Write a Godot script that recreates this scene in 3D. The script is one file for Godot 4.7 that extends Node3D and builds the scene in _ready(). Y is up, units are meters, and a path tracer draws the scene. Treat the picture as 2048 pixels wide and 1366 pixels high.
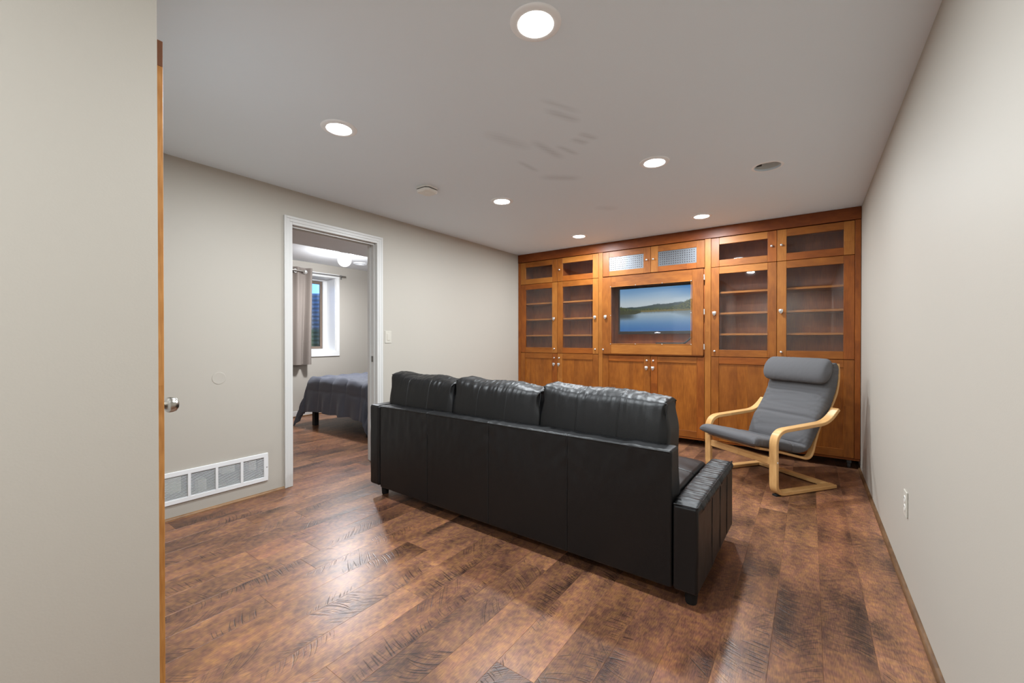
extends Node3D

# ---------------------------------------------------------------- mesh builder
class MB:
	var v := PackedVector3Array()
	var n := PackedVector3Array()
	var t := PackedVector2Array()
	var c := PackedColorArray()
	var tint := Color(1, 1, 1)
	var tinted := false
	var x := Transform3D.IDENTITY

	func tri(a: Vector3, b: Vector3, d: Vector3, na: Vector3, nb: Vector3, nd: Vector3, ta := Vector2(), tb := Vector2(), td := Vector2()) -> void:
		if (b - a).cross(d - a).dot(na + nb + nd) > 0.0:
			var q := b
			b = d
			d = q
			q = nb
			nb = nd
			nd = q
			var s := tb
			tb = td
			td = s
		v.append(x * a)
		v.append(x * b)
		v.append(x * d)
		n.append(x.basis * na)
		n.append(x.basis * nb)
		n.append(x.basis * nd)
		t.append(ta)
		t.append(tb)
		t.append(td)
		if tinted:
			c.append(tint)
			c.append(tint)
			c.append(tint)

	func quad(a: Vector3, b: Vector3, d: Vector3, e: Vector3, nn: Vector3, uv := []) -> void:
		if uv.is_empty():
			uv = [Vector2(0, 0), Vector2(1, 0), Vector2(1, 1), Vector2(0, 1)]
		tri(a, b, d, nn, nn, nn, uv[0], uv[1], uv[2])
		tri(a, d, e, nn, nn, nn, uv[0], uv[2], uv[3])

	func uvp(p: Vector3, ax: int, g: int, o: Vector2) -> Vector2:
		if ax == g:
			return Vector2(p[(g + 1) % 3], p[(g + 2) % 3]) + o
		return Vector2(p[g], p[3 - ax - g]) + o

	# chamfered box; texture u runs along axis g, in metres
	func box(lo: Vector3, hi: Vector3, bev := 0.002, g := 1, o := Vector2()) -> MB:
		var mid := (lo + hi) * 0.5
		var h := (hi - lo) * 0.5
		bev = minf(bev, minf(h.x, minf(h.y, h.z)) * 0.8)
		for ax in 3:
			var b := (ax + 1) % 3
			var d := (ax + 2) % 3
			for s: float in [-1.0, 1.0]:
				var nn := Vector3()
				nn[ax] = s
				var q := []
				for k in [[-1, -1], [1, -1], [1, 1], [-1, 1]]:
					var p := Vector3()
					p[ax] = s * h[ax]
					p[b] = k[0] * (h[b] - bev)
					p[d] = k[1] * (h[d] - bev)
					q.append(mid + p)
				quad(q[0], q[1], q[2], q[3], nn, [uvp(q[0], ax, g, o), uvp(q[1], ax, g, o), uvp(q[2], ax, g, o), uvp(q[3], ax, g, o)])
		if bev <= 0.0:
			return self
		for ax in 3:
			var b := (ax + 1) % 3
			var d := (ax + 2) % 3
			for sb: float in [-1.0, 1.0]:
				for sd: float in [-1.0, 1.0]:
					var q := []
					var nb := Vector3()
					nb[b] = sb
					var nd := Vector3()
					nd[d] = sd
					for k: float in [-1.0, 1.0]:
						var p := Vector3()
						p[ax] = k * (h[ax] - bev)
						p[b] = sb * h[b]
						p[d] = sd * (h[d] - bev)
						q.append(mid + p)
						p[b] = sb * (h[b] - bev)
						p[d] = sd * h[d]
						q.append(mid + p)
					var u0 := uvp(q[0], b, g, o)
					var u1 := uvp(q[1], b, g, o)
					var u2 := uvp(q[2], b, g, o)
					var u3 := uvp(q[3], b, g, o)
					tri(q[0], q[1], q[3], nb, nd, nd, u0, u1, u3)
					tri(q[0], q[3], q[2], nb, nd, nb, u0, u3, u2)
		for sx: float in [-1.0, 1.0]:
			for sy: float in [-1.0, 1.0]:
				for sz: float in [-1.0, 1.0]:
					var s := Vector3(sx, sy, sz)
					tri(mid + s * (h - Vector3(0, bev, bev)), mid + s * (h - Vector3(bev, 0, bev)), mid + s * (h - Vector3(bev, bev, 0)), Vector3(sx, 0, 0), Vector3(0, sy, 0), Vector3(0, 0, sz))
		return self

	# turned about the y axis; profile of (radius, y)
	func lathe(pr: Array, seg := 32, sharp := 0.75) -> MB:
		var m := pr.size()
		var sn := []
		for i in m - 1:
			var e: Vector2 = pr[i + 1] - pr[i]
			sn.append(Vector2(e.y, -e.x).normalized())
		for i in m - 1:
			var n0: Vector2 = sn[i]
			var n1: Vector2 = sn[i]
			if i > 0 and sn[i - 1].dot(sn[i]) > sharp:
				n0 = (sn[i - 1] + sn[i]).normalized()
			if i < m - 2 and sn[i + 1].dot(sn[i]) > sharp:
				n1 = (sn[i + 1] + sn[i]).normalized()
			for k in seg:
				var a := TAU * k / seg
				var b := TAU * (k + 1) / seg
				var da := Vector3(cos(a), 0, sin(a))
				var db := Vector3(cos(b), 0, sin(b))
				var up := Vector3.UP
				var p: Vector2 = pr[i]
				var q: Vector2 = pr[i + 1]
				var A := da * p.x + up * p.y
				var B := db * p.x + up * p.y
				var C := db * q.x + up * q.y
				var D := da * q.x + up * q.y
				var nA := da * n0.x + up * n0.y
				var nB := db * n0.x + up * n0.y
				var nC := db * n1.x + up * n1.y
				var nD := da * n1.x + up * n1.y
				var ua := Vector2(float(k) / seg, p.y)
				if p.x > 1e-6:
					tri(A, B, C, nA, nB, nC, ua, ua, ua)
				if q.x > 1e-6:
					tri(A, C, D, nA, nC, nD, ua, ua, ua)
		return self

	# round tube through points
	func tube(pts: Array, r: float, seg := 10, caps := true) -> MB:
		var rings := []
		var up := Vector3.UP
		for i in pts.size():
			var d: Vector3 = (pts[mini(i + 1, pts.size() - 1)] - pts[maxi(i - 1, 0)]).normalized()
			var s := d.cross(up)
			if s.length() < 0.05:
				s = d.cross(Vector3.RIGHT)
			s = s.normalized()
			var w := s.cross(d).normalized()
			up = w
			var ring := []
			for k in seg:
				var a := TAU * k / seg
				ring.append(s * cos(a) + w * sin(a))
			rings.append(ring)
		for i in pts.size() - 1:
			for k in seg:
				var k2 := (k + 1) % seg
				var a: Vector3 = rings[i][k]
				var b: Vector3 = rings[i][k2]
				var d: Vector3 = rings[i + 1][k2]
				var e: Vector3 = rings[i + 1][k]
				tri(pts[i] + a * r, pts[i] + b * r, pts[i + 1] + d * r, a, b, d)
				tri(pts[i] + a * r, pts[i + 1] + d * r, pts[i + 1] + e * r, a, d, e)
		if caps:
			for q in [[0, 1], [pts.size() - 1, pts.size() - 2]]:
				var nn: Vector3 = (pts[q[0]] - pts[q[1]]).normalized()
				for k in seg:
					tri(pts[q[0]], pts[q[0]] + rings[q[0]][k] * r, pts[q[0]] + rings[q[0]][(k + 1) % seg] * r, nn, nn, nn)
		return self

	# bent wooden strip: path of (z, y), thickness th, from x0 to x1
	func ribbon(path: Array, th: float, x0: float, x1: float, bev := 0.003) -> MB:
		var h := th * 0.5
		var loop := [Vector2(x0 + bev, h), Vector2(x1 - bev, h), Vector2(x1, h - bev), Vector2(x1, -h + bev), Vector2(x1 - bev, -h), Vector2(x0 + bev, -h), Vector2(x0, -h + bev), Vector2(x0, h - bev)]
		var rows := []
		var nrm := []
		var run := [0.0]
		for i in path.size():
			var d: Vector2 = (path[mini(i + 1, path.size() - 1)] - path[maxi(i - 1, 0)]).normalized()
			var q := Vector2(-d.y, d.x)
			nrm.append(q)
			if i > 0:
				run.append(run[i - 1] + path[i].distance_to(path[i - 1]))
			var row := []
			for l: Vector2 in loop:
				var p: Vector2 = path[i] + q * l.y
				row.append(Vector3(l.x, p.y, p.x))
			rows.append(row)
		for k in 8:
			var k2 := (k + 1) % 8
			var e: Vector2 = loop[k2] - loop[k]
			var ln := Vector2(-e.y, e.x).normalized()
			for i in path.size() - 1:
				var na := Vector3(ln.x, nrm[i].y * ln.y, nrm[i].x * ln.y)
				var nb := Vector3(ln.x, nrm[i + 1].y * ln.y, nrm[i + 1].x * ln.y)
				var v0: float = loop[k].x + loop[k].y
				var v1: float = loop[k2].x + loop[k2].y
				tri(rows[i][k], rows[i][k2], rows[i + 1][k2], na, na, nb, Vector2(run[i], v0), Vector2(run[i], v1), Vector2(run[i + 1], v1))
				tri(rows[i][k], rows[i + 1][k2], rows[i + 1][k], na, nb, nb, Vector2(run[i], v0), Vector2(run[i + 1], v1), Vector2(run[i + 1], v0))
		for q in [[0, 1], [path.size() - 1, path.size() - 2]]:
			var d: Vector2 = (path[q[0]] - path[q[1]]).normalized()
			var nn := Vector3(0, d.y, d.x)
			for k in range(1, 7):
				tri(rows[q[0]][0], rows[q[0]][k], rows[q[0]][k + 1], nn, nn, nn)
		return self

	# smooth surface through a grid of points; rows[i][j]
	func grid(rows: Array, out: Vector3, closed := false) -> MB:
		var nu := rows.size()
		var nv: int = rows[0].size()
		var nn := []
		for i in nu:
			var line := []
			for j in nv:
				var a: Vector3 = rows[mini(i + 1, nu - 1)][j] - rows[maxi(i - 1, 0)][j]
				var b: Vector3
				if closed:
					b = rows[i][(j + 1) % nv] - rows[i][(j - 1 + nv) % nv]
				else:
					b = rows[i][mini(j + 1, nv - 1)] - rows[i][maxi(j - 1, 0)]
				var q := a.cross(b)
				line.append(q.normalized() if q.length() > 1e-12 else Vector3.UP)
			nn.append(line)
		var mid := Vector3()
		var s := 0.0
		if closed:
			for i in nu:
				mid = Vector3()
				for j in nv:
					mid += rows[i][j] / nv
				for j in nv:
					s += nn[i][j].dot(rows[i][j] - mid)
		else:
			for i in nu:
				for j in nv:
					s += nn[i][j].dot(out)
		var sg := 1.0 if s > 0.0 else -1.0
		for i in nu - 1:
			for j in (nv if closed else nv - 1):
				var k := (j + 1) % nv
				var ua := Vector2(float(i) / nu, float(j) / nv)
				tri(rows[i][j], rows[i][k], rows[i + 1][k], nn[i][j] * sg, nn[i][k] * sg, nn[i + 1][k] * sg, ua, ua, ua)
				tri(rows[i][j], rows[i + 1][k], rows[i + 1][j], nn[i][j] * sg, nn[i + 1][k] * sg, nn[i + 1][j] * sg, ua, ua, ua)
		return self

	# soft box: rounded by r, sampled on the given lines of each axis, then pushed by fn(p, normal)
	func soft(lo: Vector3, hi: Vector3, r: float, cuts: Array, fn: Callable) -> MB:
		var key := {}
		var ps := PackedVector3Array()
		var fs := PackedInt32Array()
		var ins := [lo + Vector3(r, r, r), hi - Vector3(r, r, r)]
		for ax in 3:
			var b := (ax + 1) % 3
			var d := (ax + 2) % 3
			var lb: Array = cuts[b]
			var ld: Array = cuts[d]
			for side in 2:
				var ids := []
				for i in lb.size():
					var row := []
					for j in ld.size():
						var p := Vector3()
						p[ax] = lo[ax] if side == 0 else hi[ax]
						p[b] = lb[i]
						p[d] = ld[j]
						var k := Vector3i((p * 20000.0).round())
						if key.has(k):
							row.append(key[k])
							continue
						var q := p.clamp(ins[0], ins[1])
						var nn := (p - q).normalized()
						key[k] = ps.size()
						row.append(ps.size())
						ps.append(fn.call(q + nn * r, nn))
					ids.append(row)
				for i in lb.size() - 1:
					for j in ld.size() - 1:
						if side == 0:
							fs.append_array([ids[i][j], ids[i + 1][j], ids[i + 1][j + 1], ids[i][j], ids[i + 1][j + 1], ids[i][j + 1]])
						else:
							fs.append_array([ids[i][j], ids[i + 1][j + 1], ids[i + 1][j], ids[i][j], ids[i][j + 1], ids[i + 1][j + 1]])
		var ns := PackedVector3Array()
		ns.resize(ps.size())
		for f in range(0, fs.size(), 3):
			var w := (ps[fs[f + 2]] - ps[fs[f]]).cross(ps[fs[f + 1]] - ps[fs[f]])
			for k in 3:
				ns[fs[f + k]] += w
		for i in ns.size():
			ns[i] = ns[i].normalized()
		for f in range(0, fs.size(), 3):
			for k in 3:
				v.append(x * ps[fs[f + k]])
				n.append(x.basis * ns[fs[f + k]])
				t.append(Vector2())
		return self

	func mesh() -> ArrayMesh:
		var a := []
		a.resize(Mesh.ARRAY_MAX)
		a[Mesh.ARRAY_VERTEX] = v
		a[Mesh.ARRAY_NORMAL] = n
		a[Mesh.ARRAY_TEX_UV] = t
		if tinted:
			a[Mesh.ARRAY_COLOR] = c
		var m := ArrayMesh.new()
		m.add_surface_from_arrays(Mesh.PRIMITIVE_TRIANGLES, a)
		return m


# ---------------------------------------------------------------- measures (metres; camera stands over the origin)
const H := 2.3
const XL := -3.268
const XR := 0.365
const ZC := -4.696
const ZB := -5.06
const BX := -6.12
var M := {}
var rng := RandomNumberGenerator.new()


# ---------------------------------------------------------------- scene graph helpers
func numbered(called: String, parent: Node) -> String:
	if not parent.has_node(called):
		return called
	var k := 1
	while parent.has_node("%s_%03d" % [called, k]):
		k += 1
	return "%s_%03d" % [called, k]


func thing(called: String, label: String, category: String, at := Vector3.ZERO, group := "") -> Node3D:
	var o := Node3D.new()
	o.name = numbered(called, self)
	add_child(o, true)
	o.position = at
	tag(o, label, category, group)
	return o


func tag(o: Node, label: String, category: String, group := "") -> void:
	o.set_meta("label", label)
	o.set_meta("category", category)
	if group:
		o.set_meta("group", group)


func put(called: String, m, mat: Material, parent: Node = self, at := Vector3.ZERO) -> MeshInstance3D:
	var o := MeshInstance3D.new()
	o.mesh = m.mesh() if m is MB else m
	o.material_override = mat
	o.name = numbered(called, parent)
	parent.add_child(o, true)
	o.position = at
	o.cast_shadow = GeometryInstance3D.SHADOW_CASTING_SETTING_ON
	return o


func sub(called: String, parent: Node, at := Vector3.ZERO) -> Node3D:
	var o := Node3D.new()
	o.name = numbered(called, parent)
	parent.add_child(o, true)
	o.position = at
	return o


func struct(called: String, m, mat: Material) -> MeshInstance3D:
	var o := put(called, m, mat)
	o.set_meta("kind", "structure")
	return o


func bx(x0: float, x1: float, y0: float, y1: float, z0: float, z1: float, bev := 0.0, g := 1, o := Vector2()) -> MB:
	return MB.new().box(Vector3(minf(x0, x1), minf(y0, y1), minf(z0, z1)), Vector3(maxf(x0, x1), maxf(y0, y1), maxf(z0, z1)), bev, g, o)


func span(a: float, b: float, k: int, extra := [], r := 0.0) -> Array:
	# sample lines from a to b: k even steps, finer steps inside the rounded ends, and the extra lines
	var s := [a, b]
	if r > 0.0:
		for q in [0.3, 0.65, 1.0]:
			s.append(a + r * q)
			s.append(b - r * q)
	for i in range(1, k):
		s.append(lerpf(a + r, b - r, float(i) / k))
	for e in extra:
		s.append(e)
	s.sort()
	var out := [s[0]]
	for i in range(1, s.size()):
		if s[i] - out[-1] > 0.0004:
			out.append(s[i])
	return out


func fillet(pts: Array, k := 8) -> Array:
	# [Vector2, radius] corners joined by soft bends
	var out := []
	for i in pts.size():
		var p: Vector2 = pts[i][0]
		var r: float = pts[i][1]
		if i == 0 or i == pts.size() - 1 or r <= 0.0:
			out.append(p)
			continue
		var a: Vector2 = p + (pts[i - 1][0] - p).normalized() * r
		var b: Vector2 = p + (pts[i + 1][0] - p).normalized() * r
		for s in k + 1:
			var u := float(s) / k
			out.append(a * (1 - u) * (1 - u) * 1.0 + p * 2.0 * u * (1 - u) + b * u * u)
	return out


func curve(pts: Array, k := 6) -> Array:
	# Catmull-Rom through the points
	var out := []
	for i in pts.size() - 1:
		var p0 = pts[maxi(i - 1, 0)]
		var p1 = pts[i]
		var p2 = pts[i + 1]
		var p3 = pts[mini(i + 2, pts.size() - 1)]
		for s in k:
			out.append(p1.cubic_interpolate(p2, p0, p3, float(s) / k))
	out.append(pts[-1])
	return out


# ---------------------------------------------------------------- textures and materials
func noise(w: int, h: int, freq: float, sd: int, oct := 3, to_w := 0, to_h := 0) -> PackedByteArray:
	var f := FastNoiseLite.new()
	f.noise_type = FastNoiseLite.TYPE_SIMPLEX_SMOOTH
	f.seed = sd
	f.frequency = freq
	f.fractal_octaves = oct
	var im := f.get_image(w, h, false, false, true)
	im.convert(Image.FORMAT_L8)
	if to_w:
		im.resize(to_w, to_h, Image.INTERPOLATE_CUBIC)
	return im.get_data()


func tex(w: int, h: int, fmt: int, data: PackedByteArray) -> ImageTexture:
	return ImageTexture.create_from_image(Image.create_from_data(w, h, false, fmt, data))


func ntex(freq: float, sd: int, oct := 4, bump := 0.0) -> NoiseTexture2D:
	var f := FastNoiseLite.new()
	f.seed = sd
	f.frequency = freq
	f.fractal_octaves = oct
	var t := NoiseTexture2D.new()
	t.width = 512
	t.height = 512
	t.seamless = true
	t.noise = f
	if bump > 0.0:
		t.as_normal_map = true
		t.bump_strength = bump
	return t


func mat(called: String, col: Color, rough := 0.5, metal := 0.0) -> StandardMaterial3D:
	var m := StandardMaterial3D.new()
	m.resource_name = called
	m.albedo_color = col
	m.roughness = rough
	m.metallic = metal
	M[called] = m
	return m


const STRIPS := 10
func plank_textures() -> Array:
	var W := 2048
	var R := 120
	var HH := R * STRIPS
	var A := noise(110, 500, 0.03, 11, 4, W, HH)
	var G := noise(96, HH, 0.32, 12, 3, W, HH)
	var F := noise(512, 600, 0.06, 13, 3, W, HH)
	var S := PackedByteArray()
	S.resize(W * HH)
	var dw := 256
	var dh := HH / 4
	var D := PackedByteArray()
	D.resize(dw * dh)
	rng.seed = 77
	for st in STRIPS:
		var clusters := rng.randi_range(4, 6)
		for cl in clusters:
			var top := rng.randf() < 0.5
			var u0 := rng.randf_range(0, W)
			var cnt := rng.randi_range(8, 26)
			var gap := rng.randf_range(18, 38)
			var slant := rng.randf_range(-2.8, 2.8)
			var bend := rng.randf_range(-0.016, 0.016)
			var full := rng.randf_range(34, 120)
			var force := rng.randf_range(0.6, 1.0)
			for k in cnt:
				var len := full * rng.randf_range(0.45, 1.0) * (0.5 + 0.5 * sin(PI * (k + 0.5) / cnt))
				var us := u0 + k * gap + rng.randf_range(-9, 9)
				var wd := rng.randf_range(2.6, 7.5)
				var from := rng.randi_range(0, 10)
				var dk := force * rng.randf_range(0.25, 1.0)
				var sl := slant + rng.randf_range(-0.35, 0.35)
				for q in int(len):
					var row: int = from + q if top else R - 1 - from - q
					if row < 0 or row >= R:
						continue
					var uu := us + sl * q + bend * q * q
					var fade := minf(1.0, (len - q) / (0.4 * len)) * minf(1.0, (q + 3.0) / 8.0)
					var w2 := wd * (0.5 + 0.5 * fade)
					for p in range(int(floor(uu - w2)), int(ceil(uu + w2)) + 1):
						var a := clampf(1.0 - absf(p - uu) / w2, 0, 1) * fade * dk
						var id: int = (st * R + row) * W + posmod(p, W)
						S[id] = maxi(S[id], int(a * 255))
			# soft dark stain under the scrapes
			var cu := (u0 + cnt * gap * 0.5 + slant * full * 0.4) / 8.0
			var ru := cnt * gap * 0.55 / 8.0 + 4
			var rv := full * 0.9 / 4.0 + 2
			for rr in range(0, R / 4):
				var dv: float = rr if top else R / 4 - 1 - rr
				for uu in range(int(cu - ru * 1.6), int(cu + ru * 1.6)):
					var e := exp(-pow((uu - cu) / ru, 2.0) - pow(dv / rv, 2.0)) * force * 0.8
					var id: int = (st * (R / 4) + rr) * dw + posmod(uu, dw)
					D[id] = mini(255, D[id] + int(e * 150))
	var di := Image.create_from_data(dw, dh, false, Image.FORMAT_L8, D)
	di.resize(W, HH, Image.INTERPOLATE_CUBIC)
	var DD := di.get_data()
	var col := PackedByteArray()
	col.resize(W * HH * 3)
	var hgt := PackedByteArray()
	hgt.resize(W * HH)
	for i in W * HH:
		var a := A[i] - 128
		var g := G[i] - 128
		var f := F[i] - 128
		var b := 1.0 + a * 0.0013 + g * 0.0016 + f * 0.0012 - S[i] * 0.0021 - DD[i] * 0.0017
		b = clampf(b, 0.36, 1.4)
		col[i * 3] = clampi(int(150 * b), 0, 255)
		col[i * 3 + 1] = clampi(int((106 + f * 0.03) * b), 0, 255)
		col[i * 3 + 2] = clampi(int((79 + (1.0 - b) * 10.0 - f * 0.06) * b), 0, 255)
		hgt[i] = clampi(int(170 + g * 0.12 + f * 0.05 - S[i] * 0.6), 0, 255)
	return [tex(W, HH, Image.FORMAT_RGB8, col), tex(W, HH, Image.FORMAT_L8, hgt)]


func wood_texture(sd: int, dark: Color, light: Color, fine := 0.22) -> ImageTexture:
	var W := 1024
	var HH := 512
	var A := noise(96, 128, 0.03, sd, 3, W, HH)
	var G := noise(48, HH, 0.22, sd + 1, 3, W, HH)
	var F := noise(256, 256, 0.05, sd + 2, 3, W, HH)
	var col := PackedByteArray()
	col.resize(W * HH * 3)
	var d := [dark.r8, dark.g8, dark.b8]
	var l := [light.r8, light.g8, light.b8]
	for i in W * HH:
		var s := clampf(0.5 + (A[i] - 128) * 0.0026 + (G[i] - 128) * 0.01 * fine + (F[i] - 128) * 0.0016, 0, 1)
		for k in 3:
			col[i * 3 + k] = int(d[k] + (l[k] - d[k]) * s)
	return tex(W, HH, Image.FORMAT_RGB8, col)


func ceiling_texture() -> ImageTexture:
	# off-white paint with the scuffs that the photograph shows; 4 x 7 m
	var W := 800
	var HH := 1400
	var im := Image.create(W, HH, false, Image.FORMAT_RGB8)
	im.fill(Color8(232, 243, 252))
	rng.seed = 5
	# ends of each scuff (x, z), half width and strength
	for s in [[-1.048, -1.736, -0.97, -1.904, 0.018, 0.053], [-1.079, -1.825, -1.01, -1.984, 0.022, 0.083], [-1.317, -2.078, -1.293, -2.318, 0.026, 0.083], [-1.229, -2.196, -1.191, -2.339, 0.018, 0.08], [-1.117, -2.162, -1.077, -2.251, 0.022, 0.08],
			[-1.053, -2.129, -1.01, -2.228, 0.02, 0.08], [-1.543, -2.239, -1.53, -2.414, 0.018, 0.075], [-1.544, -2.549, -1.372, -2.695, 0.04, 0.075], [-1.474, -1.839, -1.398, -2.082, 0.04, 0.05], [-1.516, -3.4, -1.407, -3.53, 0.05, 0.04]]:
		var ex: float = s[2] - s[0]
		var ez: float = s[3] - s[1]
		var ln := sqrt(ex * ex + ez * ez)
		var cx: float = (0.5 * (s[0] + s[2]) + 3.4) / 4.0 * W
		var cy: float = (0.5 * (s[1] + s[3]) + 5.2) / 7.0 * HH
		for py in range(int(cy - 40), int(cy + 40)):
			for px in range(int(cx - 40), int(cx + 40)):
				var dx := (px - cx) / 200.0
				var dy := (py - cy) / 200.0
				var u := (dx * ex + dy * ez) / ln / (0.55 * ln)
				var w: float = (dx * ez - dy * ex) / ln / s[4]
				var e: float = exp(-u * u * u * u - w * w) * s[5] * (0.8 + 0.2 * sin(px * 0.9 + py * 0.6))
				if e > 0.004:
					im.set_pixel(px, py, im.get_pixel(px, py) * Color(1 - e, 1 - e, 1 - e))
	return ImageTexture.create_from_image(im)


func lake_texture() -> ImageTexture:
	# the still on the television: a lake, reed banks, wooded hills and a pale blue sky
	var W := 640
	var HH := 360
	var im := Image.create(W, HH, false, Image.FORMAT_RGB8)
	var f := FastNoiseLite.new()
	f.frequency = 0.02
	f.seed = 3
	var g := FastNoiseLite.new()
	g.frequency = 0.09
	g.seed = 4
	for px in W:
		var u := float(px) / W
		var far := 0.44 - 0.05 * smoothstep(0.2, 0.55, u) - 0.02 * smoothstep(0.6, 0.8, u) + f.get_noise_1d(px * 0.6) * 0.016 + absf(g.get_noise_1d(px * 1.3)) * 0.03 * -1.0
		var near := 0.5 - 0.24 * smoothstep(0.58, 1.05, u) - 0.06 * (1.0 - smoothstep(0.0, 0.2, u)) + f.get_noise_1d(px + 900.0) * 0.02 - absf(g.get_noise_1d(px * 1.7)) * 0.06
		var shore := 0.555 + 0.008 * f.get_noise_1d(px * 2.0)
		var bank := 0.585 - smoothstep(0.05, 0.28, u) * 0.05
		for py in HH:
			var y := float(py) / HH
			var c := Color8(120, 168, 214).lerp(Color8(206, 220, 228), smoothstep(0.0, 0.4, y))
			c = c.lerp(Color8(62, 138, 214), smoothstep(0.55, 1.0, u) * (1.0 - smoothstep(0.0, 0.35, y)) * 0.7)
			var k := g.get_noise_2d(px * 1.4, py * 2.0)
			var lay := f.get_noise_2d(px * 3.0, py * 4.0)
			if y > far:
				c = Color8(40, 66, 74).lerp(Color8(60, 80, 46), smoothstep(far, 0.54, y)) * (1.0 + 0.3 * k)
			if y > near and y < shore:
				c = Color8(22, 46, 20).lerp(Color8(112, 122, 40), clampf(0.4 + 1.2 * lay + 0.7 * k, 0, 1)) * (0.85 + 0.4 * k)
			if y > 0.515 and y < shore:
				c = c.lerp(Color8(140, 116, 56), 0.7) * (1.0 + 0.25 * k)
			if y >= shore:
				var q := smoothstep(shore, 1.0, y)
				c = Color8(166, 188, 204).lerp(Color8(48, 116, 184), q)
				var mirror := smoothstep(0.0, 1.0, 1.0 - (y - shore) / (0.05 + 0.18 * smoothstep(0.6, 1.0, u)))
				if y - shore < 0.05 + 0.18 * smoothstep(0.6, 1.0, u):
					c = c.lerp(Color8(70, 86, 84), 0.55 * mirror)
				c = c * (1.0 + 0.05 * g.get_noise_2d(px * 0.5, py * 5.0))
			if u < 0.28 and y > bank - 0.1 + 0.3 * u + 0.02 * k and y < 0.6 - 0.03 * smoothstep(0.2, 0.28, u):
				c = Color8(18, 30, 14).lerp(Color8(86, 90, 34), clampf(0.4 + k, 0, 1))
			elif y >= 0.58:
				var dim := (1.0 - smoothstep(0.10, 0.27, u + 0.04 * k)) * (1.0 - smoothstep(0.64, 0.76, y + 0.05 * k))
				c = c.lerp(Color8(34, 46, 44), 0.85 * dim)
			im.set_pixel(px, py, c)
	return ImageTexture.create_from_image(im)


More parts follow.
